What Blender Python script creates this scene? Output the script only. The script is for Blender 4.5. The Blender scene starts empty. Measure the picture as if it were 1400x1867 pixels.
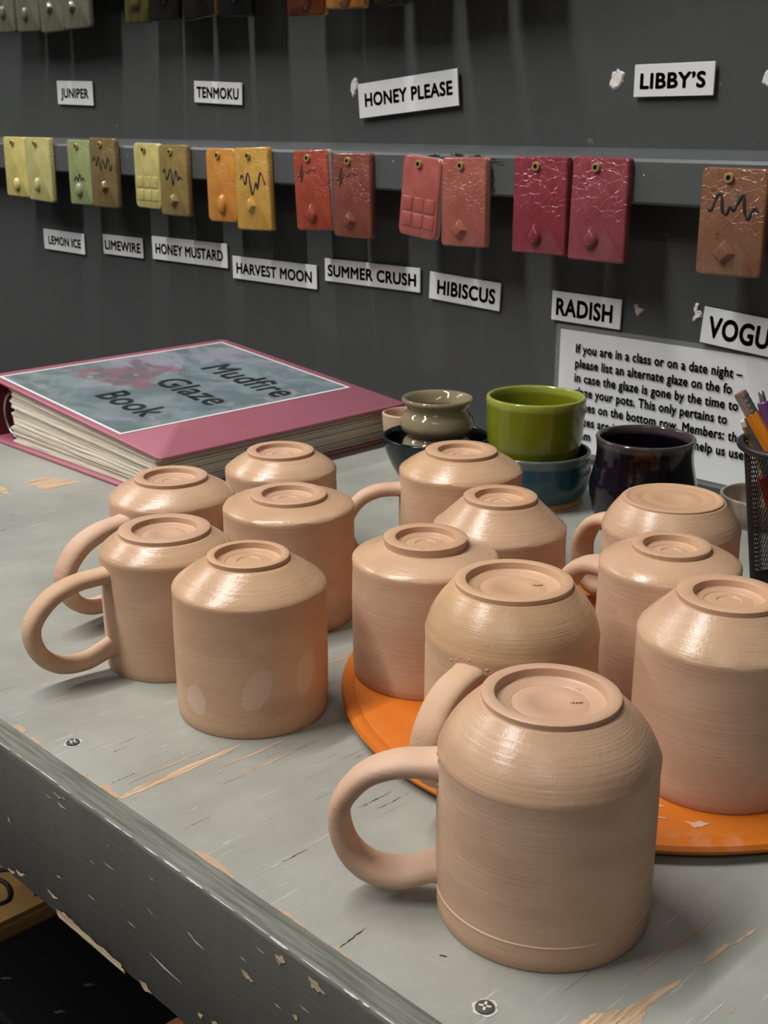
import bpy, bmesh, math, random
from mathutils import Vector, Matrix

scene = bpy.context.scene
COL = scene.collection
PI = math.pi

# ------------------------------------------------------------------ camera
F_PX, PITCH, YAW, CAM_H = 2184.0, math.radians(18.1), math.radians(44.8), 0.295
_h = Vector((-math.cos(YAW), math.sin(YAW), 0)); _r = Vector((_h.y, -_h.x, 0)); _u = Vector((0, 0, 1))
_fw = _h * math.cos(PITCH) - _u * math.sin(PITCH)
_cu = _h * math.sin(PITCH) + _u * math.cos(PITCH)
cam_data = bpy.data.cameras.new('camera'); cam = bpy.data.objects.new('camera', cam_data); COL.objects.link(cam)
cam.matrix_world = Matrix(((_r.x, _cu.x, -_fw.x, 0), (_r.y, _cu.y, -_fw.y, 0), (_r.z, _cu.z, -_fw.z, CAM_H), (0, 0, 0, 1)))
cam_data.sensor_fit = 'VERTICAL'; cam_data.sensor_height = 36.0
cam_data.lens = F_PX / 1867 * 36.0
cam_data.clip_start = 0.02; cam_data.clip_end = 50
cam_data.dof.use_dof = True; cam_data.dof.focus_distance = 0.60; cam_data.dof.aperture_fstop = 34
scene.camera = cam

# ------------------------------------------------------------------ world, lights, exposure
scene.view_settings.view_transform = 'Standard'; scene.view_settings.look = 'None'
scene.view_settings.gamma = 1.0; scene.view_settings.use_curve_mapping = False
scene.view_settings.exposure = 0.0
world = bpy.data.worlds.new('world'); scene.world = world; world.use_nodes = True
world.node_tree.nodes['Background'].inputs['Color'].default_value = (0.95, 0.97, 1.0, 1)
world.node_tree.nodes['Background'].inputs['Strength'].default_value = 0.055


def area(name, loc, sx, sy, power, color=(1, 0.985, 0.955), target=None):
    d = bpy.data.lights.new(name, 'AREA'); d.shape = 'RECTANGLE'; d.size = sx; d.size_y = sy
    d.energy = power; d.color = color
    o = bpy.data.objects.new(name, d); COL.objects.link(o); o.location = loc
    if target is not None:
        o.rotation_euler = (Vector(target) - Vector(loc)).to_track_quat('-Z', 'Y').to_euler()
    return o


area('ceiling_tube_and_fill_light', (-1.10, -0.65, 2.10), 0.06, 2.5, 84)
area('ceiling_tube_and_fill_light', (-3.15, -0.35, 2.10), 0.06, 2.0, 52)
area('ceiling_tube_and_fill_light', (0.80, -1.30, 2.00), 1.2, 0.10, 13)  # added fill light behind the camera, brightens the near sides of the mugs

# ------------------------------------------------------------------ material helpers


def lin(c):
    c = c / 255.0
    return c / 12.92 if c <= 0.04045 else ((c + 0.055) / 1.055) ** 2.4


def rgb(r, g, b):
    return (lin(r), lin(g), lin(b), 1.0)


class NT:
    def __init__(self, name):
        self.m = bpy.data.materials.new(name); self.m.use_nodes = True
        self.t = self.m.node_tree; self.n = self.t.nodes; self.bsdf = self.n['Principled BSDF']

    def link(self, a, b):
        self.t.links.new(a, b)

    def val(self, sock, v):
        if hasattr(v, 'is_output'):
            self.link(v, sock)
        else:
            sock.default_value = v

    def coord(self, kind='Object'):
        return self.n.new('ShaderNodeTexCoord').outputs[kind]

    def mapping(self, vec, scale=(1, 1, 1), loc=(0, 0, 0), rot=(0, 0, 0)):
        n = self.n.new('ShaderNodeMapping'); self.link(vec, n.inputs['Vector'])
        n.inputs['Scale'].default_value = scale; n.inputs['Location'].default_value = loc
        n.inputs['Rotation'].default_value = rot
        return n.outputs['Vector']

    def noise(self, vec, scale=5, detail=4, rough=0.55, dist=0.0, w=None):
        n = self.n.new('ShaderNodeTexNoise')
        if w is not None:
            n.noise_dimensions = '4D'; self.val(n.inputs['W'], w)
        self.link(vec, n.inputs['Vector'])
        n.inputs['Scale'].default_value = scale; n.inputs['Detail'].default_value = detail
        n.inputs['Roughness'].default_value = rough; n.inputs['Distortion'].default_value = dist
        return n.outputs['Fac']

    def voronoi_edge(self, vec, scale=5, rand=1.0):
        n = self.n.new('ShaderNodeTexVoronoi'); n.feature = 'DISTANCE_TO_EDGE'; self.link(vec, n.inputs['Vector'])
        n.inputs['Scale'].default_value = scale; n.inputs['Randomness'].default_value = rand
        return n.outputs['Distance']

    def math(self, op, a, b=0.0, c=None, clamp=False):
        n = self.n.new('ShaderNodeMath'); n.operation = op; n.use_clamp = clamp
        self.val(n.inputs[0], a); self.val(n.inputs[1], b)
        if c is not None: self.val(n.inputs[2], c)
        return n.outputs[0]

    def ramp(self, fac, lo, hi, a=0.0, b=1.0):
        n = self.n.new('ShaderNodeMapRange'); n.interpolation_type = 'SMOOTHSTEP'
        self.link(fac, n.inputs['Value'])
        for k, v in (('From Min', lo), ('From Max', hi), ('To Min', a), ('To Max', b)): n.inputs[k].default_value = v
        return n.outputs['Result']

    def mix(self, fac, a, b, mode='MIX'):
        n = self.n.new('ShaderNodeMix'); n.data_type = 'RGBA'; n.blend_type = mode
        self.val(n.inputs[0], fac); self.val(n.inputs[6], a); self.val(n.inputs[7], b)
        return n.outputs[2]

    def sep(self, vec):
        n = self.n.new('ShaderNodeSeparateXYZ'); self.link(vec, n.inputs[0]); return n.outputs

    def bump(self, height, strength=0.3, dist=0.001, normal=None):
        n = self.n.new('ShaderNodeBump'); n.inputs['Strength'].default_value = strength
        n.inputs['Distance'].default_value = dist; self.link(height, n.inputs['Height'])
        if normal is not None: self.link(normal, n.inputs['Normal'])
        return n.outputs['Normal']

    def rand(self):
        return self.n.new('ShaderNodeObjectInfo').outputs['Random']

    def set(self, color=None, rough=None, normal=None, metal=None, spec=None, coat=None, trans=None, alpha=None):
        b = self.bsdf.inputs
        if color is not None: self.val(b['Base Color'], color)
        if rough is not None: self.val(b['Roughness'], rough)
        if normal is not None: self.link(normal, b['Normal'])
        if metal is not None: b['Metallic'].default_value = metal
        if spec is not None: self.val(b['Specular IOR Level'], spec)
        if coat is not None: b['Coat Weight'].default_value = coat; b['Coat Roughness'].default_value = 0.08
        if trans is not None: b['Transmission Weight'].default_value = trans
        if alpha is not None: b['Alpha'].default_value = alpha
        return self.m


def plain(name, c, rough=0.5, metal=0.0, var=0.0, scale=80, bump=0.0, spec=0.5, coat=None):
    t = NT(name); col = c; nrm = None
    if var or bump:
        f = t.noise(t.coord(), scale, 4)
        if var:
            d = tuple(x * (1 - var) for x in c[:3]) + (1,); e = tuple(min(1, x * (1 + var)) for x in c[:3]) + (1,)
            col = t.mix(f, d, e)
        if bump: nrm = t.bump(f, bump, 0.0008)
    return t.set(col, rough, nrm, metal, spec, coat)


# ------------------------------------------------------------------ geometry helpers


def finish(bm, name, mats, parent=None, smooth=False, loc=None):
    bmesh.ops.recalc_face_normals(bm, faces=bm.faces)
    me = bpy.data.meshes.new(name); bm.to_mesh(me); bm.free()
    if not isinstance(mats, (list, tuple)): mats = [mats]
    for m in mats: me.materials.append(m)
    if smooth:
        me.polygons.foreach_set('use_smooth', [True] * len(me.polygons))
    o = bpy.data.objects.new(name, me); COL.objects.link(o)
    if loc is not None: o.location = loc
    if parent is not None: o.parent = parent
    return o


def auto(o, ang=40):
    me = o.data
    me.polygons.foreach_set('use_smooth', [True] * len(me.polygons))
    me.set_sharp_from_angle(angle=math.radians(ang))
    return o


def tag(o, label, cat, group=None, kind=None):
    o['label'] = label; o['category'] = cat
    if group: o['group'] = group
    if kind: o['kind'] = kind
    return o


def empty(name, loc, rz=0.0, ry=0.0):
    o = bpy.data.objects.new(name, None); o.empty_display_size = 0.02
    COL.objects.link(o); o.location = loc; o.rotation_euler = (0, ry, rz); return o


def add_box(bm, lo, hi, mi=0, bevel=0.0, segs=2):
    v = [bm.verts.new((x, y, z)) for x in (lo[0], hi[0]) for y in (lo[1], hi[1]) for z in (lo[2], hi[2])]
    fs = [(0, 1, 3, 2), (4, 6, 7, 5), (0, 4, 5, 1), (2, 3, 7, 6), (0, 2, 6, 4), (1, 5, 7, 3)]
    faces = [bm.faces.new([v[i] for i in f]) for f in fs]
    for f in faces: f.material_index = mi
    if bevel:
        es = list({e for f in faces for e in f.edges})
        r = bmesh.ops.bevel(bm, geom=es, offset=bevel, segments=segs, affect='EDGES', profile=0.5)
        for f in r['faces']: f.material_index = mi
    return faces


def add_lathe(bm, prof, seg=64, mi=None, wob=None, center=(0, 0, 0), axis='Z'):
    """prof: list of (r, z) ; mi: material index per segment ; wob(theta, r, z) -> (r, z)"""
    rings = []
    for k, (r, z) in enumerate(prof):
        if r < 1e-7:
            rr, zz = (r, z) if wob is None else (0, wob(0, r, z)[1])
            co = (0, 0, zz)
            if axis == 'Y': co = (0, -zz, 0)
            rings.append([bm.verts.new((co[0] + center[0], co[1] + center[1], co[2] + center[2]))]); continue
        ring = []
        for i in range(seg):
            a = 2 * PI * i / seg
            rr, zz = (r, z) if wob is None else wob(a, r, z)
            co = (rr * math.cos(a), rr * math.sin(a), zz)
            if axis == 'Y': co = (co[0], -zz, co[1])
            ring.append(bm.verts.new((co[0] + center[0], co[1] + center[1], co[2] + center[2])))
        rings.append(ring)
    for k in range(len(rings) - 1):
        A, B = rings[k], rings[k + 1]; m = 0 if mi is None else mi[k]
        for i in range(seg):
            j = (i + 1) % seg
            if len(A) == 1 and len(B) == 1: continue
            if len(A) == 1: f = bm.faces.new((A[0], B[i], B[j]))
            elif len(B) == 1: f = bm.faces.new((A[i], A[j], B[0]))
            else: f = bm.faces.new((A[i], A[j], B[j], B[i]))
            f.material_index = m
    return rings


def catmull(pts, n=8, closed=False):
    out = []; m = len(pts)
    rng = range(m if closed else m - 1)
    for i in rng:
        if closed:
            p0, p1, p2, p3 = pts[(i - 1) % m], pts[i], pts[(i + 1) % m], pts[(i + 2) % m]
        else:
            p0, p1, p2, p3 = pts[max(i - 1, 0)], pts[i], pts[i + 1], pts[min(i + 2, m - 1)]
        for k in range(n):
            t = k / n
            out.append(tuple(0.5 * ((2 * b) + (-a + c) * t + (2 * a - 5 * b + 4 * c - d) * t * t + (-a + 3 * b - 3 * c + d) * t ** 3)
                             for a, b, c, d in zip(p0, p1, p2, p3)))
    if not closed: out.append(tuple(pts[-1]))
    return out


def add_tube(bm, path, rad, seg=10, mi=0, cap=True):
    """round tube along path (list of 3-tuples); rad a number or list"""
    P = [Vector(p) for p in path]; rings = []
    n0 = None
    for i, p in enumerate(P):
        t = (P[min(i + 1, len(P) - 1)] - P[max(i - 1, 0)]).normalized()
        if n0 is None: n0 = t.orthogonal().normalized()
        n0 = (n0 - t * n0.dot(t)).normalized(); b = t.cross(n0)
        r = rad[i] if isinstance(rad, (list, tuple)) else rad
        rings.append([bm.verts.new(p + (n0 * math.cos(2 * PI * k / seg) + b * math.sin(2 * PI * k / seg)) * r) for k in range(seg)])
    for A, B in zip(rings, rings[1:]):
        for k in range(seg):
            f = bm.faces.new((A[k], A[(k + 1) % seg], B[(k + 1) % seg], B[k])); f.material_index = mi
    if cap:
        for R in (rings[0], rings[-1]):
            f = bm.faces.new(R); f.material_index = mi
    return rings


def jag(poly, amp, seed, n=7):
    """a polygon with ragged sides"""
    rnd = random.Random(seed); out = []
    for (x0, y0), (x1, y1) in zip(poly, poly[1:] + poly[:1]):
        L = math.hypot(x1 - x0, y1 - y0) + 1e-9; nx, ny = -(y1 - y0) / L, (x1 - x0) / L
        a = min(amp, L * 0.12)
        for k in range(n):
            t = k / n; j = rnd.uniform(-a, a) if k else 0
            out.append((x0 + (x1 - x0) * t + nx * j, y0 + (y1 - y0) * t + ny * j))
    return out


def add_patch(bm, poly, place, mi):
    """flat ragged patch; place(x, y) -> 3D point"""
    vs = [bm.verts.new(place(x, y)) for x, y in poly]
    es = [bm.edges.new((a, b)) for a, b in zip(vs, vs[1:] + vs[:1])]
    r = bmesh.ops.triangle_fill(bm, edges=es, use_beauty=True, use_dissolve=False)
    for f in r['geom']:
        if isinstance(f, bmesh.types.BMFace): f.material_index = mi


def text_bm(s, weight=0.02):
    """bold text as a bmesh in its XY plane, and its bounds; the strokes are thickened by shifted copies"""
    c = bpy.data.curves.new('t', 'FONT'); c.body = s; c.size = 1.0; c.resolution_u = 4; c.space_character = 1.06
    o = bpy.data.objects.new('t', c); COL.objects.link(o)
    dg = bpy.context.evaluated_depsgraph_get()
    me = bpy.data.meshes.new_from_object(o.evaluated_get(dg))
    bm = bmesh.new()
    for k in range(8):
        a = 2 * PI * k / 8
        n0 = len(bm.verts); bm.from_mesh(me); bm.verts.ensure_lookup_table()
        for v in bm.verts[n0:]: v.co.x += weight * math.cos(a); v.co.y += weight * math.sin(a)
    bpy.data.objects.remove(o); bpy.data.curves.remove(c); bpy.data.meshes.remove(me)
    xs = [v.co.x for v in bm.verts]; ys = [v.co.y for v in bm.verts]
    return bm, (min(xs), max(xs), min(ys), max(ys))


# ------------------------------------------------------------------ materials


def make_clay(name, base, dark, rough, rings, ring_bump, oval=None):
    t = NT(name); co = t.coord(); rd = t.rand()
    w = t.math('MULTIPLY', rd, 37.0)
    big = t.noise(t.mapping(co, (1, 1, 2.2)), 26, 3, 0.5, w=w)
    fine = t.noise(co, 420, 3, 0.6, w=w)
    ring = t.noise(t.mapping(co, (0.014, 0.014, 1)), rings, 3, 0.65, w=w)
    dash = t.noise(t.mapping(co, (0.10, 0.10, 1)), 800, 2, 0.6, w=w)
    grit = t.noise(co, 1500, 2, 0.6, w=w)
    col = t.mix(t.ramp(big, 0.3, 0.72), dark, base)
    tint = t.mix(t.ramp(rd, 0, 1), rgb(255, 250, 250), rgb(255, 248, 236))
    col = t.mix(1.0, col, tint, 'MULTIPLY')
    spk = t.ramp(t.noise(co, 700, 1, 0.5, w=w), 0.735, 0.78)
    col = t.mix(t.math('MULTIPLY', spk, 0.35), col, rgb(120, 82, 55))
    pit = t.ramp(dash, 0.69, 0.74)
    col = t.mix(t.math('MULTIPLY', pit, 0.30), col, rgb(118, 84, 62))
    if oval:
        x, y, z = t.sep(co)
        m = None
        for (px, pz, ax, az, sl) in oval:
            dx = t.math('ADD', t.math('MULTIPLY', t.math('SUBTRACT', z, pz), sl), t.math('SUBTRACT', t.math('ADD', t.math('MULTIPLY', x, 0.61), t.math('MULTIPLY', y, 0.79)), px))
            a = t.math('POWER', t.math('ABSOLUTE', t.math('DIVIDE', dx, ax)), 2.0)
            b = t.math('POWER', t.math('ABSOLUTE', t.math('DIVIDE', t.math('SUBTRACT', z, pz), az)), 2.0)
            d = t.math('ADD', t.math('ADD', a, b), t.math('MULTIPLY', t.math('SUBTRACT', t.noise(co, 160, 2), 0.5), 0.9))
            k = t.ramp(d, 0.8, 1.05, 1.0, 0.0)
            m = k if m is None else t.math('MAXIMUM', m, k)
        front = t.ramp(t.math('SUBTRACT', t.math('MULTIPLY', x, 0.79), t.math('MULTIPLY', y, 0.61)), 0.0, 0.004)
        col = t.mix(t.math('MULTIPLY', t.math('MULTIPLY', m, front), 0.5), col, rgb(214, 188, 168))
    h = t.math('ADD', t.math('MULTIPLY', ring, 1.0), t.math('ADD', t.math('MULTIPLY', fine, 0.45), t.math('MULTIPLY', grit, 0.25)))
    h = t.math('SUBTRACT', h, t.math('MULTIPLY', pit, 0.45))
    n = t.bump(h, ring_bump, 0.0012)
    r = t.math('ADD', rough, t.math('MULTIPLY', t.math('SUBTRACT', ring, 0.5), 0.35))
    return t.set(col, r, n, spec=0.45)


CLAY_BODY = make_clay('matte_bisque_clay', rgb(202, 170, 143), rgb(188, 154, 127), 0.66, 700, 0.15)
CLAY_TRIM = make_clay('burnished_trimmed_clay', rgb(198, 166, 136), rgb(184, 151, 121), 0.25, 900, 0.22)
CLAY_MARK = make_clay('matte_bisque_clay_with_touch_marks', rgb(202, 168, 140), rgb(188, 152, 125), 0.66, 700, 0.15,
                      oval=[(-0.0287, 0.0180, 0.0048, 0.0085, 0.05), (0.0016, 0.0270, 0.0074, 0.0112, -0.30), (0.0265, 0.0310, 0.0050, 0.0125, -0.15)])
PENCILMARK = plain('brown_scratched_mark', rgb(150, 112, 84), 0.7)
CLAY_FOOT = make_clay('smooth_trimmed_foot_clay', rgb(196, 162, 135), rgb(186, 151, 123), 0.44, 500, 0.12)
CLAY_HANDLE = make_clay('pulled_handle_clay', rgb(202, 171, 147), rgb(186, 152, 127), 0.68, 240, 0.26)

_t = NT('grey_wall_paint'); _c = _t.coord()
_n = _t.noise(_c, 9, 5, 0.6); _f = _t.noise(_c, 130, 3, 0.6)
_sp = _t.ramp(_t.noise(_c, 60, 2, 0.5), 0.74, 0.78)
WALL = _t.set(_t.mix(_t.math('MULTIPLY', _sp, 0.4), _t.mix(_n, rgb(62, 64, 64), rgb(72, 74, 73)), rgb(120, 122, 120)), 0.52,
              _t.bump(_t.math('ADD', _n, _t.math('MULTIPLY', _f, 0.12)), 0.25, 0.004), spec=0.4)
RAIL = plain('grey_rail_paint', rgb(76, 78, 79), 0.42, var=0.08, scale=40, bump=0.15)
CHIP_DARK = plain('cracked_dark_paint', rgb(24, 24, 24), 0.6)

# worn grey paint on the table top, grain running front to back
_t = NT('worn_grey_table_paint'); _c = _t.coord()
_g = _t.noise(_t.mapping(_c, (1, 0.045, 1)), 260, 5, 0.62)
_big = _t.noise(_c, 9, 4, 0.6)
_mid = _t.noise(_t.mapping(_c, (1, 0.35, 1)), 45, 4, 0.6)
_col = _t.mix(_t.ramp(_big, 0.3, 0.7), rgb(138, 138, 129), rgb(154, 155, 146))
_col = _t.mix(_t.math('MULTIPLY', _t.ramp(_mid, 0.35, 0.75), 0.22), _col, rgb(118, 116, 106))
_zone = _t.ramp(_t.noise(_t.mapping(_c, (1, 0.4, 1)), 15, 3, 0.55), 0.42, 0.58)
_lt = _t.math('MULTIPLY', _t.ramp(_t.noise(_t.mapping(_c, (1, 0.06, 1), (3, 1, 0)), 420, 3, 0.6), 0.63, 0.68), _zone)
_col = _t.mix(_t.math('MULTIPLY', _lt, 0.6), _col, rgb(182, 180, 171))
_dk = _t.math('MULTIPLY', _t.ramp(_t.noise(_t.mapping(_c, (1, 0.035, 1), (7, 2, 0)), 300, 4, 0.6), 0.66, 0.72), _zone)
_col = _t.mix(_t.math('MULTIPLY', _dk, 0.6), _col, rgb(92, 86, 76))
TABLE_TOP = _t.set(_col, _t.math('ADD', 0.34, _t.math('MULTIPLY', _big, 0.2)),
                   _t.bump(_t.math('SUBTRACT', _g, _t.math('MULTIPLY', _dk, 1.2)), 0.35, 0.0008), spec=0.45)

_t = NT('bare_worn_wood'); _c = _t.coord()
_g = _t.noise(_t.mapping(_c, (1, 0.06, 1)), 500, 4, 0.6)
BARE = _t.set(_t.mix(_t.ramp(_g, 0.35, 0.65), rgb(150, 122, 95), rgb(200, 170, 138)), 0.7, _t.bump(_g, 0.5, 0.0006))
_t = NT('bare_worn_wood_along_board'); _c = _t.coord()
_g = _t.noise(_t.mapping(_c, (0.06, 1, 1)), 700, 4, 0.6)
BARE_X = _t.set(_t.mix(_t.ramp(_g, 0.35, 0.65), rgb(166, 142, 112), rgb(214, 192, 160)), 0.7, _t.bump(_g, 0.5, 0.0006))
DEEP = plain('dark_crack_in_paint', rgb(30, 28, 26), 0.7)
WHITE_WEAR_GLINT = plain('pale_primer_wear_and_glint', rgb(190, 189, 182), 0.55, var=0.1, scale=300)
BROWN_WEAR = plain('brown_worn_edge_wood', rgb(172, 142, 114), 0.7, var=0.15, scale=300)

# board along the front edge, grain running along it
_t = NT('dark_grey_front_board_paint'); _c = _t.coord()
_g = _t.noise(_t.mapping(_c, (0.05, 1, 1)), 420, 5, 0.65)
_b = _t.noise(_c, 18, 3, 0.6)
_x, _y, _z = _t.sep(_t.n.new('ShaderNodeNewGeometry').outputs['Normal'])
_up = _t.ramp(_z, 0.75, 0.98)
_face = _t.mix(_b, rgb(92, 90, 82), rgb(106, 104, 96))
_top = _t.mix(_t.ramp(_g, 0.3, 0.7), rgb(76, 77, 69), rgb(114, 115, 105))
FRONT = _t.set(_t.mix(_up, _face, _top), _t.math('ADD', 0.40, _t.math('MULTIPLY', _up, 0.3)), _t.bump(_t.math('MULTIPLY', _g, _t.math('ADD', 0.35, _t.math('MULTIPLY', _up, 0.65))), 0.5, 0.0011), spec=0.5)
LEG_PAINT = plain('grey_leg_paint', rgb(80, 80, 76), 0.5, var=0.1)

STEEL = plain('dull_screw_steel', rgb(120, 118, 114), 0.35, 0.9)
BRASS = plain('brass_screw', rgb(176, 152, 88), 0.3, 0.35)
DARK_HOLE = plain('dark_screw_recess', rgb(25, 22, 15), 0.6)
PAPER = plain('white_label_paper', rgb(216, 217, 218), 0.42, var=0.02, scale=200)
INK = plain('black_printed_ink', rgb(22, 23, 25), 0.55)
FOAM = plain('torn_white_paper', rgb(216, 213, 210), 0.7, var=0.06, scale=300, bump=0.3)
SCRAP_TAN = plain('torn_tan_paper', rgb(176, 164, 150), 0.7, var=0.08, scale=300, bump=0.3)

# ------------------------------------------------------------------ setting
WY = 0.866


def struct(name, bm, m, smooth=False):
    o = finish(bm, name, m, smooth=smooth); o['kind'] = 'structure'; return o


bm = bmesh.new(); add_box(bm, (-4.2, WY, -0.9), (1.3, WY + 0.05, 1.9)); struct('wall_back', bm, WALL)
bm = bmesh.new(); add_box(bm, (-4.2, -1.6, -0.95), (1.3, WY + 0.05, -0.90))
struct('floor', bm, plain('dark_concrete_floor', rgb(58, 55, 52), 0.7, var=0.15, scale=12))


def rail(name, z0, z1, zb, seed):
    bm = bmesh.new()
    prof = [(WY, z0), (WY - 0.038, z0), (WY - 0.040, z0 + 0.002), (WY - 0.040, z1 - 0.0025), (WY - 0.0375, z1), (WY, zb)]
    L = [bm.verts.new((-4.0, y, z)) for y, z in prof]; R = [bm.verts.new((1.0, y, z)) for y, z in prof]
    for i in range(len(prof)):
        j = (i + 1) % len(prof); bm.faces.new((L[i], R[i], R[j], L[j]))
    bm.faces.new(L); bm.faces.new(R)
    return bm


bm = rail('trim_1', 0.2322, 0.2668, 0.2735, 1)
# splintered paint on the rail above and beside the coral tile, and small dents
fy = WY - 0.0402
rnd = random.Random(5)
for k, (x, z, l, h) in enumerate([(-0.775, 0.2645, 0.016, 0.0016), (-0.762, 0.2625, 0.02, 0.0012), (-0.748, 0.2655, 0.018, 0.0018), (-0.738, 0.263, 0.022, 0.0014),
                                  (-0.727, 0.2652, 0.02, 0.0012), (-0.716, 0.2628, 0.024, 0.001), (-0.704, 0.2608, 0.018, 0.0009), (-0.695, 0.2588, 0.012, 0.0008)]):
    add_patch(bm, jag([(x, z), (x + l * 0.5, z + h), (x + l, z + 0.0004), (x + l * 0.5, z - h * 0.6)], 0.0006, k), lambda a, b: (a, fy, b), 1)
add_patch(bm, jag([(-0.700, 0.256), (-0.6965, 0.254), (-0.6955, 0.236), (-0.6975, 0.2335), (-0.699, 0.241)], 0.0012, 40), lambda a, b: (a, fy, b), 1)
for k, (x, z) in enumerate([(-0.5445, 0.2545), (-0.558, 0.258), (-0.8195, 0.2590), (-1.262, 0.2555)]):
    add_patch(bm, jag([(x, z - 0.0009), (x + 0.0009, z), (x, z + 0.0009), (x - 0.0009, z)], 0.0003, 60 + k, 3), lambda a, b: (a, fy, b), 2)
struct('trim_1', bm, [RAIL, CHIP_DARK, WHITE_WEAR_GLINT])
bm = rail('trim_2', 0.445, 0.4795, 0.486, 2); struct('trim_2', bm, RAIL)

# scraps of paper and glue left on the wall


def scrap(name, label, x, z, pts, mat, seed, cat='paper scrap'):
    bm = bmesh.new(); poly = jag([(px, pz) for px, pz in pts], 0.0006, seed, 4)
    top = []; 
    c = (sum(p[0] for p in poly) / len(poly), sum(p[1] for p in poly) / len(poly))
    rr = random.Random(seed)
    outer = [bm.verts.new((px, 0.0, pz)) for px, pz in poly]
    inner = [bm.verts.new((c[0] + (px - c[0]) * 0.8, -0.0012 - rr.uniform(0, 0.0005), c[1] + (pz - c[1]) * 0.8)) for px, pz in poly]
    n = len(poly)
    for i in range(n): bm.faces.new((outer[i], outer[(i + 1) % n], inner[(i + 1) % n], inner[i]))
    bmesh.ops.triangle_fill(bm, edges=[bm.edges.get((inner[i], inner[(i + 1) % n])) for i in range(n)], use_beauty=True)
    bmesh.ops.triangle_fill(bm, edges=[bm.edges.get((outer[i], outer[(i + 1) % n])) for i in range(n)], use_beauty=True)
    o = finish(bm, name, mat, loc=(x, WY, z))
    return tag(o, label, cat, 'paper scraps on the wall')


scrap('paper_scrap', 'small white torn scrap on grey wall touching the tilted longest upper label', -0.9135, 0.3262,
      [(-0.0055, -0.002), (-0.003, 0.007), (0.001, 0.0092), (0.0048, 0.007), (0.0052, 0), (0.001, -0.007), (-0.002, -0.0098), (-0.004, -0.006)], FOAM, 1)
scrap('paper_scrap', 'white torn scrap alone on grey wall left of the big upper right label', -0.6022, 0.3268,
      [(-0.0072, -0.006), (-0.006, 0.003), (-0.0045, 0.0062), (-0.002, 0.006), (0, 0.0085), (0.003, 0.006), (0.0072, 0.005), (0.006, -0.002), (0.002, -0.0068), (-0.003, -0.0082)], FOAM, 2)
scrap('paper_scrap', 'white torn scrap on grey wall cut by right picture edge, above the brown tile', -0.4655, 0.3262,
      [(-0.008, -0.004), (-0.0062, 0.002), (-0.003, 0.006), (0.002, 0.0085), (0.006, 0.006), (0.007, -0.004), (0.002, -0.008), (-0.004, -0.0075)], FOAM, 3)
scrap('paper_scrap', 'tan diamond shaped torn scrap between the two lowest right labels', -0.5672, 0.1432,
      [(-0.0052, 0.0045), (-0.001, 0.0045), (0.0005, 0.002), (0.0058, 0.0005), (0.003, -0.0025), (0, -0.0062), (-0.003, -0.002)], SCRAP_TAN, 4)
scrap('paper_scrap', 'ragged upright white scrap beside the label cut by right picture edge', -0.5117, 0.1468,
      [(-0.002, 0.0078), (0.001, 0.0075), (0, 0.003), (0.004, 0.001), (0.005, -0.003), (0.002, -0.004), (-0.001, -0.007), (-0.004, -0.0075), (-0.003, -0.004), (-0.001, -0.001), (-0.003, 0.002)], FOAM, 5)

# ------------------------------------------------------------------ work table
TX0, TX1, TY0, TY1 = -1.088, 0.30, 0.2515, 0.8655
table = tag(empty('work_table', (-0.4, 0.55, -0.9)), 'worn grey painted wooden work table under the mugs, against the dark wall', 'table')
TO = Vector((0.4, -0.55, 0.9))


def tpart(bm, name, mats, smooth=False, par=None):
    o = finish(bm, name, mats, par or table, smooth)
    if par is None: o.location = TO
    return o


bm = bmesh.new()
add_box(bm, (TX0, TY0, -0.024), (TX1, TY1, 0.0))
ZP = 0.00012


def top_at(x, y): return (x, y, ZP)


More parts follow.
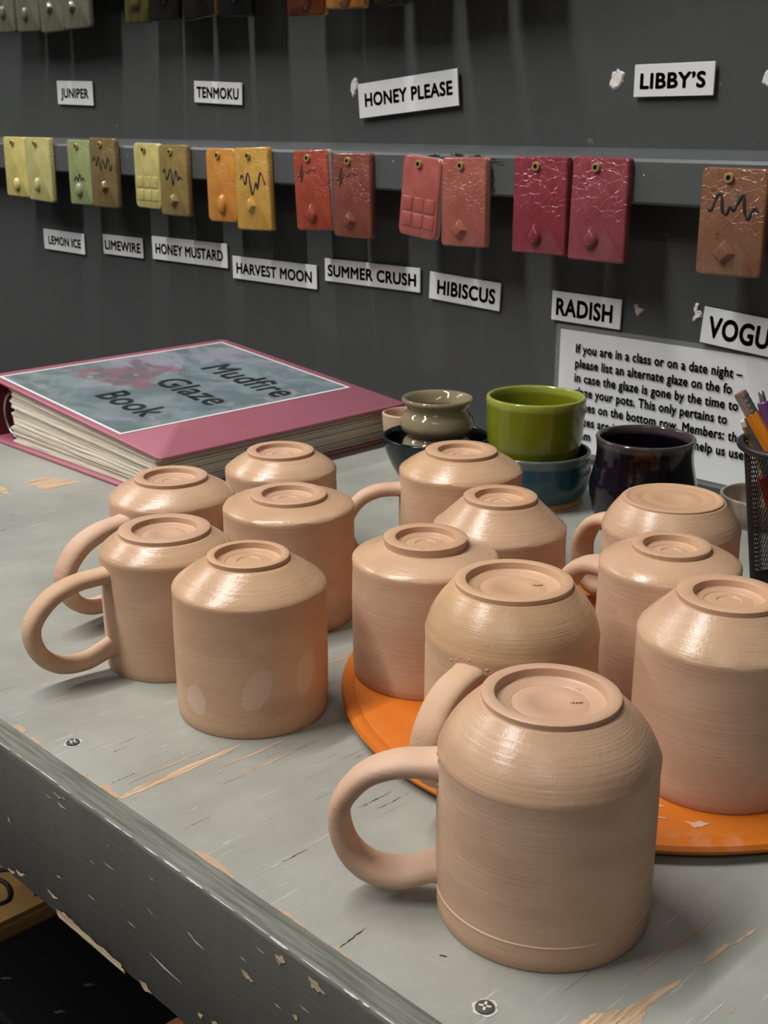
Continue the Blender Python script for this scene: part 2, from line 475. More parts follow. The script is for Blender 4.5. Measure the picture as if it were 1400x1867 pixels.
patches = [
    (BARE, [(-0.9165, 0.4762), (-0.9168, 0.4961), (-0.903, 0.5018), (-0.8836, 0.5113), (-0.883, 0.4901), (-0.8835, 0.4762), (-0.8964, 0.4747)], 0.001),
    (BARE, [(-0.9249, 0.4518), (-0.9203, 0.4546), (-0.9118, 0.4553), (-0.8883, 0.4487), (-0.9028, 0.4453), (-0.9086, 0.4433)], 0.001),
    (BARE, [(-0.4271, 0.2516), (-0.4292, 0.2685), (-0.4288, 0.2895), (-0.4273, 0.3178), (-0.4264, 0.3252), (-0.4240, 0.3146), (-0.4236, 0.2902), (-0.4239, 0.2687), (-0.4249, 0.2535)], 0.0005),
    (BARE, [(-0.4345, 0.262), (-0.4352, 0.290), (-0.4338, 0.306), (-0.4336, 0.284)], 0.0003),
    (BARE, [(-0.4150, 0.300), (-0.4155, 0.335), (-0.4143, 0.352), (-0.4140, 0.325)], 0.0003),
    (BARE, [(-0.4030, 0.292), (-0.4034, 0.331), (-0.4024, 0.356), (-0.4020, 0.320)], 0.0003),
    (BROWN_WEAR, [(-0.5239, 0.2516), (-0.522, 0.2555), (-0.514, 0.255), (-0.5131, 0.2516)], 0.0006),
    (BROWN_WEAR, [(-0.5066, 0.2516), (-0.5056, 0.2541), (-0.4939, 0.2523), (-0.4869, 0.2526), (-0.4867, 0.2516)], 0.0005),
    (BROWN_WEAR, [(-0.4582, 0.2516), (-0.4561, 0.2549), (-0.4526, 0.2516)], 0.0004),
    (BROWN_WEAR, [(-0.4436, 0.2516), (-0.4409, 0.2553), (-0.4274, 0.2536), (-0.4264, 0.2516)], 0.0006),
    (BROWN_WEAR, [(-0.3682, 0.2516), (-0.365, 0.2549), (-0.3533, 0.2545), (-0.3417, 0.2527), (-0.3400, 0.2516)], 0.0006),
    (BROWN_WEAR, [(-0.3149, 0.2516), (-0.3088, 0.2536), (-0.296, 0.2521), (-0.2945, 0.2516)], 0.0005),
    (BROWN_WEAR, [(-0.283, 0.2516), (-0.279, 0.2528), (-0.272, 0.2522), (-0.270, 0.2516)], 0.0004),
    (DEEP, [(-0.2787, 0.2531), (-0.2796, 0.2591), (-0.2803, 0.2695), (-0.2798, 0.2665), (-0.2790, 0.2593)], 0.0003),
    (WHITE_WEAR_GLINT, [(-0.3362, 0.2574), (-0.3360, 0.2709), (-0.3353, 0.2777), (-0.3356, 0.2717)], 0.0002),
    (DEEP, [(-0.3358, 0.2720), (-0.3357, 0.2810), (-0.3352, 0.2877), (-0.3354, 0.2780)], 0.0002),
    (BARE, [(-0.1918, 0.2832), (-0.191, 0.2916), (-0.1877, 0.2968), (-0.1846, 0.3022), (-0.1818, 0.3185), (-0.179, 0.3302), (-0.1782, 0.3271), (-0.1798, 0.3086), (-0.1762, 0.2989), (-0.176, 0.285)], 0.0008),
    (BARE, [(-0.1783, 0.3402), (-0.1790, 0.348), (-0.1787, 0.354), (-0.176, 0.3638), (-0.1743, 0.3752), (-0.1738, 0.3708), (-0.1754, 0.3602), (-0.1768, 0.3465)], 0.0005),
    (BROWN_WEAR, [(-0.1914, 0.3187), (-0.1918, 0.3255), (-0.1912, 0.3427), (-0.1884, 0.3715), (-0.1889, 0.3534), (-0.1905, 0.3331)], 0.0003),
    (WHITE_WEAR_GLINT, [(-0.2004, 0.3437), (-0.2002, 0.3568), (-0.1994, 0.367), (-0.1996, 0.3572)], 0.0002),
    (BROWN_WEAR, [(-0.1578, 0.325), (-0.1577, 0.3303), (-0.1571, 0.3276)], 0.0002),
    (DEEP, [(-0.2499, 0.2765), (-0.2486, 0.2778), (-0.2468, 0.2784), (-0.2477, 0.2772)], 0.0003),
    (BARE, [(-0.4655, 0.4040), (-0.4662, 0.4300), (-0.4640, 0.4480), (-0.4632, 0.4250)], 0.0006),
]
# finer streaks where the paint has worn along the grain
rs = random.Random(21)
for k in range(110):
    if k < 70: x, y = rs.uniform(-0.475, -0.33), rs.uniform(0.256, 0.40)
    elif k < 92: x, y = rs.uniform(-0.24, -0.12), rs.uniform(0.28, 0.44)
    else: x, y = rs.uniform(-0.9, -0.5), rs.uniform(0.27, 0.45)
    l = rs.uniform(0.003, 0.022); w = rs.uniform(0.00007, 0.00024)
    patches.append((rs.choice([WHITE_WEAR_GLINT, BARE, DEEP, WHITE_WEAR_GLINT, BARE]), [(x, y), (x - w, y + l * 0.4), (x + w * 0.4, y + l), (x + w, y + l * 0.5)], 0.0002))
tmats = [TABLE_TOP, BARE, BROWN_WEAR, DEEP, WHITE_WEAR_GLINT]
for k, (m, poly, amp) in enumerate(patches):
    add_patch(bm, jag(poly, amp, 100 + k, 6), top_at, tmats.index(m))
tpart(bm, 'tabletop', tmats)

bm = bmesh.new()
R = 0.0026; nb = 6; YF, ZB = 0.239, -0.0795
prof = [(TY0 - 0.0001, ZB), (YF + 0.0015, ZB), (YF, ZB + 0.0015)]
prof += [(YF + R - R * math.cos(a * PI / 2 / nb), -R + R * math.sin(a * PI / 2 / nb) - 0.0002) for a in range(nb + 1)]
prof += [(TY0 - 0.0001, -0.0002)]
NX = 380; rows = []; rw = random.Random(3)
wav = [sum(math.sin(i * f + p) * a for f, p, a in ((0.31, 0.4, 0.00014), (0.83, 2.0, 0.0001), (1.9, 1.0, 0.00007))) + rw.uniform(-0.00005, 0.00005) for i in range(NX + 1)]
for i in range(NX + 1):
    x = TX0 + (TX1 - TX0) * i / NX
    rows.append([bm.verts.new((x, y + (wav[i] if y < TY0 - 0.001 else 0), z)) for y, z in prof])
for A, B in zip(rows, rows[1:]):
    for k in range(len(prof)):
        j = (k + 1) % len(prof); bm.faces.new((A[k], B[k], B[j], A[j]))
bm.faces.new(rows[0]); bm.faces.new(rows[-1])


def face_at(x, z): return (x, YF - 0.00045, max(z, ZB + 0.0004))


chips = [[(-0.2991, -0.0061), (-0.295, -0.0044), (-0.2927, -0.0062), (-0.2969, -0.0101)], [(-0.3211, -0.0252), (-0.3167, -0.0247), (-0.3129, -0.0273), (-0.3178, -0.0279)],
         [(-0.2802, -0.0054), (-0.2749, -0.0048), (-0.2702, -0.0074), (-0.278, -0.009)], [(-0.3535, -0.066), (-0.3492, -0.065), (-0.3507, -0.0682)],
         [(-0.3437, -0.0638), (-0.338, -0.0626), (-0.3419, -0.0654)], [(-0.2895, -0.0278), (-0.2866, -0.0267), (-0.2872, -0.0302)],
         [(-0.4705, -0.0755), (-0.4614, -0.0735), (-0.4466, -0.075), (-0.4134, -0.0751), (-0.4094, -0.0789), (-0.44, -0.0795), (-0.468, -0.0795)],
         [(-0.3978, -0.0755), (-0.3922, -0.0742), (-0.3879, -0.0777), (-0.3938, -0.0789)], [(-0.5221, -0.0766), (-0.51, -0.074), (-0.5134, -0.0765)],
         [(-0.5095, -0.0713), (-0.4996, -0.0708), (-0.5073, -0.0746)], [(-0.4773, -0.0674), (-0.4669, -0.0676), (-0.4725, -0.07)],
         [(-0.4618, -0.0059), (-0.4505, -0.0047), (-0.4571, -0.0072)], [(-0.5123, -0.0417), (-0.5085, -0.044), (-0.5114, -0.0445)],
         [(-0.4673, -0.0542), (-0.4582, -0.053), (-0.4635, -0.0544)], [(-0.540, -0.0775), (-0.529, -0.0765), (-0.531, -0.079), (-0.54, -0.0793)]]
scr = [[(-0.3891, -0.0544), (-0.3622, -0.0573), (-0.3768, -0.0571)], [(-0.3561, -0.0278), (-0.344, -0.0298), (-0.3506, -0.0298)], [(-0.3876, -0.031), (-0.3789, -0.033), (-0.3836, -0.0324)],
       [(-0.4206, -0.024), (-0.4105, -0.0241), (-0.4162, -0.0248)], [(-0.4702, -0.01), (-0.4627, -0.0105), (-0.4665, -0.011)], [(-0.3116, -0.0085), (-0.3047, -0.0097), (-0.3083, -0.0096)],
       [(-0.2869, -0.0205), (-0.2784, -0.0216), (-0.283, -0.0217)], [(-0.4588, -0.0095), (-0.4503, -0.0102), (-0.4554, -0.0113)]]
for k in range(20):
    x, z, l = rs.uniform(-0.46, -0.22), rs.uniform(-0.07, -0.008), rs.uniform(0.002, 0.009)
    scr.append([(x, z), (x + l * 0.5, z - 0.0001), (x + l, z - 0.0006), (x + l * 0.4, z - 0.0007)])
for k, p in enumerate(chips): add_patch(bm, jag(p, 0.0007, 300 + k, 5), face_at, 1)
for k, p in enumerate(scr): add_patch(bm, jag(p, 0.00015, 400 + k, 3), face_at, 2)
# rounded corner: pale primer wear, with the bright edge highlight painted in as well
x = -0.56
while x < 0.1:
    l = rs.uniform(0.003, 0.018); a0 = rs.uniform(0.46, 0.56); wd = rs.uniform(0.03, 0.13)
    n = 8; ring = []
    for i in range(n + 1):
        e = math.sin(PI * i / n) ** 0.5
        ring.append((x + l * i / n, a0 + wd * e * rs.uniform(0.5, 1), a0 - wd * e * rs.uniform(0.5, 1)))
    def cor(xx, a): return (xx, YF + R - (R + 0.00045) * math.cos(a * PI / 2), -R + (R + 0.0004) * math.sin(a * PI / 2))
    U = [bm.verts.new(cor(q, b)) for q, b, c in ring]; D = [bm.verts.new(cor(q, c)) for q, b, c in ring]
    for i in range(n):
        f = bm.faces.new((U[i], U[i + 1], D[i + 1], D[i])); f.material_index = 2
    x += l + rs.uniform(-0.001, 0.009)
auto(tpart(bm, 'front_board', [FRONT, BARE_X, WHITE_WEAR_GLINT]), 50)

for x in (TX0 + 0.06, TX1 - 0.06):
    for y in (TY0 + 0.03, TY1 - 0.09):
        bm = bmesh.new(); add_box(bm, (x - 0.04, y, -0.9), (x + 0.04, y + 0.06, -0.0241), bevel=0.003)
        tpart(bm, 'leg', LEG_PAINT)


def screw_head(x, y, r, wear):
    bm = bmesh.new()
    add_lathe(bm, [(r, 0.0), (r, 0.0004), (r * 0.93, 0.0008), (r * 0.4, 0.00095), (0, 0.00095)], 28)
    for a in (0.5, 0.5 + PI / 2):
        ca, sa = math.cos(a), math.sin(a); w, l = r * 0.13, r * 0.62
        vs = [bm.verts.new((px * ca - py * sa, px * sa + py * ca, 0.00105)) for px, py in ((-l, -w), (l, -w), (l, w), (-l, w))]
        bm.faces.new(vs).material_index = 1
    ringp = [(r * 1.25 * math.cos(2 * PI * i / 16) * (1 + 0.12 * math.sin(i * 2.3)), r * 1.25 * math.sin(2 * PI * i / 16) * (1 + 0.12 * math.cos(i * 1.7))) for i in range(16)]
    add_patch(bm, jag(ringp, 0.0003, int(1000 * abs(x)), 2), lambda a, b: (a, b, 0.00016), 1)
    o = finish(bm, 'screw', [STEEL, wear], table, True); o.location = TO + Vector((x, y, 0.0)); auto(o, 35)


screw_head(-0.4865, 0.2647, 0.0035, WHITE_WEAR_GLINT)
screw_head(-0.2194, 0.2676, 0.0036, WHITE_WEAR_GLINT)

# ------------------------------------------------------------------ beneath the table
CARD = plain('brown_cardboard', rgb(150, 112, 60), 0.8, var=0.1, scale=90)
BLACK_PL = plain('black_plastic', rgb(6, 6, 7), 0.7, var=0.2, scale=30, spec=0.1)
MARKER = plain('black_marker_ink', rgb(10, 9, 8), 0.6)
SCUFF = plain('grey_scuff', rgb(40, 40, 42), 0.7)
box = empty('cardboard_box', (-0.93, 0.47, -0.90)); tag(box, 'brown cardboard box with black marker loops in the dark under the table', 'box')
bm = bmesh.new(); add_box(bm, (-0.050, -0.17, 0.0), (0.1515, 0.22, 0.59), bevel=0.003); finish(bm, 'body', CARD, box)
bm = bmesh.new(); add_box(bm, (-0.0495, -0.169, 0.5905), (0.151, 0.024, 0.5935)); add_box(bm, (-0.0495, 0.0245, 0.5905), (0.151, 0.219, 0.5935)); finish(bm, 'flap', CARD, box)
bm = bmesh.new()
for pts in ([(0.04, -0.14), (0.07, -0.11), (0.105, -0.095), (0.13, -0.105), (0.12, -0.125), (0.095, -0.12), (0.085, -0.095), (0.11, -0.07), (0.14, -0.085)],
            [(0.02, -0.10), (0.05, -0.06), (0.06, -0.03), (0.045, -0.02), (0.04, -0.045), (0.07, -0.05), (0.10, -0.03), (0.125, -0.01)],
            [(0.06, -0.15), (0.085, -0.145), (0.11, -0.15), (0.135, -0.14)], [(0.06, 0.01), (0.09, -0.005), (0.12, 0.02), (0.14, 0.005)]):
    add_tube(bm, [(a, b, 0.5938) for a, b in catmull(pts, 6)], 0.0022, 6)
finish(bm, 'marker_lines', MARKER, box, True)
tub = empty('storage_tub', (-0.60, 0.47, -0.90)); tag(tub, 'black plastic storage tub with grey scuffs in the dark under the table', 'tub')
bm = bmesh.new(); add_lathe(bm, [(0, 0), (0.17, 0), (0.2, 0.02), (0.21, 0.56), (0, 0.56)], 4)
bmesh.ops.rotate(bm, verts=bm.verts, cent=(0, 0, 0), matrix=Matrix.Rotation(PI / 4, 3, 'Z'))
finish(bm, 'body', BLACK_PL, tub)
bm = bmesh.new(); add_box(bm, (-0.172, -0.172, 0.5605), (0.2, 0.2, 0.585), bevel=0.006)
for k, (x, y) in enumerate([(0.02, -0.13), (0.045, -0.135), (-0.07, -0.14), (-0.08, -0.11), (-0.13, -0.15), (0.07, -0.12)]):
    add_patch(bm, jag([(x, y), (x + 0.004, y + 0.001), (x + 0.007, y + 0.007), (x + 0.002, y + 0.004)], 0.001, 500 + k, 4), lambda a, b: (a, b, 0.5853), 1)
finish(bm, 'lid', [BLACK_PL, SCUFF], tub)
bm = bmesh.new(); add_box(bm, (-0.035, -0.014, 0.0), (0.035, 0.014, 0.018), bevel=0.004)
tag(finish(bm, 'wooden_block', plain('reddish_wood', rgb(176, 112, 70), 0.6, var=0.15), loc=(-0.552, 0.368, -0.3145)), 'small reddish wooden block under the table on black tub lid', 'block')

# ------------------------------------------------------------------ test tiles


def glaze(name, c, c2, crackle=0.0, speck=0.0, rough=0.14, edge=None, top_only=True, nscale=60, crack_scale=150):
    def tone(q, k=0.64, d=0.10):
        g = 0.3 * q[0] + 0.59 * q[1] + 0.11 * q[2]
        return tuple((x + (g - x) * d) * k for x in q[:3]) + (1,)
    c, c2 = tone(c), tone(c2)
    if edge is not None: edge = tone(edge, 0.8)
    t = NT(name); co = t.coord()
    f = t.noise(co, nscale, 4, 0.6)
    col = t.mix(t.ramp(f, 0.3, 0.7), c, c2)
    if speck:
        s = t.ramp(t.noise(co, 520, 1, 0.5), 0.70, 0.74); col = t.mix(t.math('MULTIPLY', s, speck), col, rgb(45, 28, 18))
    n = None
    h = t.math('MULTIPLY', t.noise(co, 160, 2), 0.25)
    if crackle:
        wv = t.noise(co, 60, 2)
        v = t.n.new('ShaderNodeVectorMath'); v.operation = 'ADD'
        cx = t.n.new('ShaderNodeCombineXYZ'); t.link(t.math('MULTIPLY', wv, 0.02), cx.inputs[0]); t.link(t.math('MULTIPLY', wv, 0.015), cx.inputs[2])
        t.link(t.mapping(co, (1.0, 0.0, 1.15)), v.inputs[0]); t.link(cx.outputs[0], v.inputs[1])
        e = t.ramp(t.voronoi_edge(v.outputs[0], crack_scale), 0.012, 0.05, 1.0, 0.0)
        z = t.sep(co)[2]
        m = t.ramp(t.math('ADD', z, t.math('MULTIPLY', wv, 0.03)), 0.006, 0.018)
        e = t.math('MULTIPLY', e, m)
        h = t.math('ADD', h, t.math('MULTIPLY', e, 1.0))
        col = t.mix(t.math('MULTIPLY', e, crackle * 0.32), col, tuple(min(1, x * 1.9 + 0.02) for x in c[:3]) + (1,))
    n = t.bump(h, 0.4, 0.0010)
    if edge is not None:
        y = t.sep(co)[1]
        col = t.mix(t.ramp(y, -0.0052, -0.0040), col, edge)
    return t.set(col, rough, n, spec=0.5)


def outline(w, h, r, seed, n=4):
    rr = random.Random(seed); pts = []
    j = lambda: rr.uniform(-0.0006, 0.0006)
    for cx, cz, a0 in ((w / 2 - r, h / 2 - r, 0), (-w / 2 + r, h / 2 - r, PI / 2), (-w / 2 + r, -h / 2 + r, PI), (w / 2 - r, -h / 2 + r, 1.5 * PI)):
        dx, dz = j(), j()
        for k in range(n + 1):
            a = a0 + PI / 2 * k / n; pts.append((cx + dx + r * math.cos(a), cz + dz + r * math.sin(a)))
    return pts


def add_gem(bm, kind, cx, cz, w, h, y0, d):
    """raised sprig: a drop, an oval or a faceted diamond"""
    if kind == 'diamond':
        ring = [(0, h / 2), (-w / 2, -h * 0.02), (0, -h / 2), (w / 2, -h * 0.02)]
        b = [bm.verts.new((cx + x, y0, cz + z)) for x, z in ring]
        m = [bm.verts.new((cx + x * 0.62, y0 - d, cz + z * 0.62 + h * 0.03)) for x, z in ring]
        for i in range(4): bm.faces.new((b[i], b[(i + 1) % 4], m[(i + 1) % 4], m[i]))
        ft = bm.faces.new(m); bm.faces.new(b[::-1])
        es = list({e for v in m for e in v.link_edges})
        bmesh.ops.bevel(bm, geom=es, offset=0.0007, segments=3, affect='EDGES', profile=0.5); return
    n = 22; rings = []
    for s, dd in ((1.0, 0.0), (0.93, 0.5), (0.72, 0.85), (0.4, 1.0)):
        ring = []
        for i in range(n):
            a = 2 * PI * i / n; x, z = math.cos(a), math.sin(a)
            if kind == 'drop':
                x *= (1 - 0.55 * max(0, z) ** 1.3); z = z * (1.15 if z > 0 else 0.85)
                if z > 0: x *= (1 - 0.45 * (z / 1.15) ** 3)
            ring.append(bm.verts.new((cx + x * w / 2 * s, y0 - d * dd, cz + z * h / 2 * s - (0.06 * h * (1 - s)))))
        rings.append(ring)
    for A, B in zip(rings, rings[1:]):
        for i in range(n): bm.faces.new((A[i], A[(i + 1) % n], B[(i + 1) % n], B[i]))
    bm.faces.new(rings[-1]); bm.faces.new(rings[0][::-1])


SCREW_MESH = None


def tile_screw(parent, x, z, y):
    global SCREW_MESH
    if SCREW_MESH is None:
        bm = bmesh.new(); r = 0.0038
        add_lathe(bm, [(r * 0.5, -0.002), (r, -0.001), (r, 0.0016), (r * 0.86, 0.0024), (r * 0.52, 0.0024), (r * 0.44, 0.001), (0, 0.001)], 20,
                  mi=[0, 0, 0, 0, 1, 1], axis='Y')
        o = finish(bm, 'screw', [BRASS, DARK_HOLE], parent, True); auto(o, 35); SCREW_MESH = o.data
    else:
        o = bpy.data.objects.new('screw', SCREW_MESH); COL.objects.link(o); o.parent = parent
    o.location = (x, y, z); o['label'] = 'brass screw head'


TH = 0.0062


def tile(label, cx, cz, w, h, ang, mat, gem, seed, squig=None, group='glaze test tiles on the lower rail', gemsize=(0.0125, 0.019), gempos=(0.0, -0.27),
         screw=(-0.06, 0.405), corner=0.0035, y_off=0.0, squig_r=0.0015):
    t = empty('glaze_test_tile', (cx, WY - 0.0402 - y_off, cz), 0, math.radians(-ang)); tag(t, label, 'test tile', group)
    bm = bmesh.new(); o = outline(w, h, corner, seed)
    e = 0.0012
    back = [bm.verts.new((x, 0, z)) for x, z in o]
    mid = [bm.verts.new((x, -TH + e, z)) for x, z in o]
    sx, sz = 1 - e * 1.2 / w * 2, 1 - e * 1.2 / h * 2
    m2 = [bm.verts.new((x * (1 + sx) / 2, -TH + e * 0.3, z * (1 + sz) / 2)) for x, z in o]
    fr = [bm.verts.new((x * sx, -TH, z * sz)) for x, z in o]
    n = len(o)
    for A, B in ((back, mid), (mid, m2), (m2, fr)):
        for i in range(n): bm.faces.new((A[i], A[(i + 1) % n], B[(i + 1) % n], B[i]))
    bm.faces.new(fr); bm.faces.new(back)
    if gem == 'grid':
        for i in range(3):
            for k in range(2):
                px = (-0.29 + 0.29 * i) * w; pz = (-0.09 - 0.20 * k) * h
                add_box(bm, (px - w * 0.125, -TH - 0.0007, pz - h * 0.085), (px + w * 0.125, -TH + 0.0007, pz + h * 0.085), bevel=0.0007, segs=3)
    auto(finish(bm, 'tile_body', mat, t), 50)
    if gem != 'grid':
        bm = bmesh.new(); add_gem(bm, gem, gempos[0] * w, gempos[1] * h, gemsize[0], gemsize[1], -TH + 0.0003, 0.0052)
        g = finish(bm, 'raised_sprig', mat, t)
        auto(g, 60)
    if squig:
        bm = bmesh.new(); pth = catmull([(x * w, -TH - 0.0001, z * h) for x, z in squig], 6)
        k = len(pth); add_tube(bm, pth, [squig_r * (0.55 + 0.45 * abs(math.sin(i * 0.35))) for i in range(k)], 6)
        for v in bm.verts: v.co.y = -TH + 0.0001 + (v.co.y + TH) * 0.35
        finish(bm, 'brush_squiggle', INK, t, True)
    if screw: tile_screw(t, screw[0] * w, screw[1] * h, -TH - 0.0001)
    return t


S_VOG = [(-0.36, 0.12), (-0.30, 0.11), (-0.22, 0.245), (-0.16, 0.235), (-0.13, 0.10), (-0.07, 0.075), (-0.02, 0.15), (0.04, 0.115), (0.10, 0.19), (0.17, 0.26), (0.20, 0.11), (0.26, 0.04), (0.31, 0.11), (0.36, 0.14), (0.40, 0.11)]
S_A = [(-0.38, 0.16), (-0.30, 0.22), (-0.24, 0.10), (-0.14, 0.24), (-0.08, 0.05), (0.02, 0.19), (0.10, 0.06), (0.22, 0.22), (0.28, 0.04), (0.36, 0.13)]
S_B = [(-0.36, 0.10), (-0.30, 0.16), (-0.24, 0.01), (-0.08, 0.17), (-0.02, -0.06), (0.10, 0.15), (0.16, 0.02), (0.24, 0.06), (0.33, 0.02)]
S_C = [(-0.34, 0.12), (-0.28, 0.17), (-0.20, 0.06), (-0.10, 0.20), (0.0, -0.06), (0.12, 0.08), (0.16, 0.0), (0.26, 0.20), (0.38, 0.06)]
S_D = [(-0.40, 0.18), (-0.32, 0.20), (-0.24, 0.34), (-0.30, 0.10), (-0.20, 0.24), (-0.10, 0.22), (0.02, 0.26), (0.14, 0.24)]
S_S = [(-0.26, -0.14), (-0.16, -0.07), (-0.10, -0.13), (0.0, -0.02), (0.06, -0.12), (0.14, -0.08), (0.20, -0.13)]
M_L1 = glaze('pale_yellow_glaze', rgb(240, 222, 128), rgb(224, 204, 104), 0.3)
M_L2 = glaze('greenish_yellow_glaze', rgb(220, 212, 134), rgb(206, 196, 110), 0.4)
M_LW1 = glaze('celery_green_glaze', rgb(172, 182, 122), rgb(156, 168, 106), 0.4)
M_LW2 = glaze('olive_brown_glaze', rgb(146, 122, 74), rgb(128, 106, 62), 0.4)
M_M1 = glaze('straw_yellow_glaze', rgb(226, 212, 130), rgb(204, 186, 94), edge=rgb(222, 212, 190))
M_M2 = glaze('mustard_brown_glaze', rgb(168, 140, 78), rgb(148, 122, 64), 0.3)
M_H1 = glaze('orange_ochre_glaze', rgb(236, 158, 44), rgb(220, 136, 30), 0.5)
M_H2 = glaze('golden_ochre_glaze', rgb(230, 176, 66), rgb(212, 156, 56), 0.5)
M_S1 = glaze('brick_red_glaze', rgb(186, 82, 56), rgb(170, 66, 40), 0.6, edge=rgb(196, 186, 180))
M_S2 = glaze('dull_red_brown_glaze', rgb(152, 84, 68), rgb(138, 70, 52), 0.4)
M_B1 = glaze('coral_pink_glaze', rgb(200, 106, 96), rgb(186, 90, 78), edge=rgb(206, 190, 184))
M_B2 = glaze('salmon_brown_glaze', rgb(190, 106, 92), rgb(174, 90, 74), 0.25, edge=rgb(196, 150, 108))
M_R1 = glaze('raspberry_glaze', rgb(160, 62, 74), rgb(146, 50, 62), 0.9, crack_scale=105)
M_R2 = glaze('rose_glaze', rgb(166, 78, 88), rgb(150, 62, 72), 0.9, 0.4, crack_scale=105)
M_V = glaze('speckled_brown_glaze', rgb(154, 106, 78), rgb(140, 92, 64), 0.7, 1.0, crack_scale=105)

tile('pale yellow oval-sprig tile at far left end of lower rail', -1.5200, 0.2362, 0.0590, 0.0766, -1.1, M_L1, 'oval', 1, gempos=(0.03, -0.29), gemsize=(0.014, 0.018))
tile('greenish yellow tile overlapping the pale yellow end tile', -1.4590, 0.2346, 0.0600, 0.0795, -1.3, M_L2, 'oval', 2, y_off=0.001, gempos=(-0.06, -0.24), gemsize=(0.011, 0.018))
tile('celery green tile with small dark squiggle', -1.3610, 0.2336, 0.0530, 0.0774, -0.7, M_LW1, 'oval', 3, S_S, gempos=(-0.04, -0.27), gemsize=(0.013, 0.018))
tile('olive brown tile with black squiggle, beside celery green tile', -1.3060, 0.2347, 0.0565, 0.0816, -0.7, M_LW2, 'diamond', 4, S_A, y_off=0.001, gempos=(0.05, -0.2), gemsize=(0.015, 0.017))
tile('straw yellow tile pressed with a grid of small squares', -1.2150, 0.2335, 0.0520, 0.0729, -0.3, M_M1, 'grid', 5, corner=0.006)
tile('mustard brown tile with squiggle, beside straw yellow tile', -1.1615, 0.2303, 0.0530, 0.0776, -0.1, M_M2, 'diamond', 6, S_B, y_off=0.001, gempos=(0.0, -0.28), gemsize=(0.016, 0.017))
tile('plain orange ochre tile, partly behind golden ochre tile', -1.0750, 0.2284, 0.0520, 0.0770, 0.9, M_H1, 'oval', 7, gempos=(0.02, -0.26), gemsize=(0.013, 0.022), corner=0.006)
tile('golden ochre tile with black squiggle and diamond sprig', -1.0208, 0.2263, 0.0563, 0.0833, 1.8, M_H2, 'diamond', 8, S_C, y_off=0.001, gempos=(-0.04, -0.2), gemsize=(0.017, 0.02))
tile('bright brick red tile with white edge', -0.9275, 0.2286, 0.0520, 0.0772, 3.6, M_S1, 'drop', 9, S_D, squig_r=0.0009, gempos=(-0.02, -0.3), gemsize=(0.0135, 0.019))
tile('dull red brown tile beside the bright red tile', -0.8703, 0.2260, 0.0530, 0.0793, 0.8, M_S2, 'diamond', 10, S_D, squig_r=0.0009, gempos=(-0.06, -0.3), gemsize=(0.019, 0.019))
tile('tilted coral pink tile pressed with a grid of squares', -0.7796, 0.2280, 0.0485, 0.0722, -5.5, M_B1, 'grid', 11, corner=0.006)
tile('salmon brown tile with unglazed tan edge', -0.7258, 0.2260, 0.0525, 0.0771, 0.4, M_B2, 'diamond', 12, gempos=(-0.08, -0.31), gemsize=(0.019, 0.019))
tile('deep raspberry crackled tile with drop sprig, hung higher of its pair', -0.6413, 0.2270, 0.0566, 0.0785, 0.4, M_R1, 'drop', 13, gempos=(-0.05, -0.32), corner=0.002)
tile('dusty rose crackled tile with drop sprig, right of raspberry tile', -0.5819, 0.2265, 0.0550, 0.0812, -0.8, M_R2, 'drop', 14, gempos=(-0.08, -0.29), gemsize=(0.0135, 0.0185), corner=0.002)
tile('speckled brown tile with thick black squiggle, alone on lower rail', -0.4631, 0.2235, 0.0540, 0.0782, 0.1, M_V, 'diamond', 15, S_VOG, gempos=(-0.06, -0.29), gemsize=(0.0205, 0.0205), squig_r=0.0016, corner=0.004)

G2 = 'glaze test tiles on the upper rail'
M_J = glaze('grey_green_glaze', rgb(118, 120, 96), rgb(104, 106, 84), 0.1, rough=0.18)
M_O = glaze('glossy_olive_glaze', rgb(96, 92, 34), rgb(50, 48, 20), rough=0.08)
M_DB = glaze('glossy_black_brown_glaze', rgb(34, 27, 23), rgb(18, 15, 14), rough=0.08, nscale=30)
M_BK = glaze('glossy_black_glaze', rgb(20, 18, 18), rgb(34, 28, 25), rough=0.06, edge=rgb(150, 106, 66))
M_BK2 = glaze('black_tile_glaze', rgb(12, 12, 12), rgb(20, 19, 18), rough=0.2)
M_A1 = glaze('honey_brown_glaze', rgb(122, 58, 14), rgb(70, 26, 10), rough=0.06, edge=rgb(196, 150, 70), nscale=20)
M_A2 = glaze('amber_glaze', rgb(176, 116, 42), rgb(136, 78, 24), rough=0.08, edge=rgb(190, 148, 76))
M_K1 = glaze('dark_mottled_glaze', rgb(40, 32, 24), rgb(22, 20, 18), rough=0.1, edge=rgb(82, 68, 46))


def utile(label, x, zb, w, ang, mat, gem, seed, h=0.079, **k):
    return tile(label, x, zb + h / 2, w, h, ang, mat, gem, seed, group=G2, **k)


utile('grey green tile cut by left picture edge, first of four on upper rail', -1.5187, 0.4025, 0.060, -2.1, M_J, 'oval', 31, gempos=(0.06, -0.2), gemsize=(0.011, 0.017))
utile('grey green tile second of four alike on the upper rail', -1.4560, 0.4005, 0.056, -0.8, M_J, 'oval', 32, gempos=(-0.06, -0.24), gemsize=(0.011, 0.017))
utile('grey green tile third of four, its lower edge tilted up to right', -1.3985, 0.3975, 0.053, 2.3, M_J, 'diamond', 33, y_off=0.001, gempos=(-0.02, -0.16), gemsize=(0.015, 0.018))
utile('grey green tile fourth of four, nearest the glossy olive tile', -1.3440, 0.3990, 0.058, 0.8, M_J, 'diamond', 34, gempos=(-0.1, -0.2), gemsize=(0.015, 0.018))
utile('glossy olive tile on the upper rail', -1.2166, 0.3982, 0.0460, -1.1, M_O, 'drop', 35, gempos=(0, -0.2), gemsize=(0.02, 0.026))
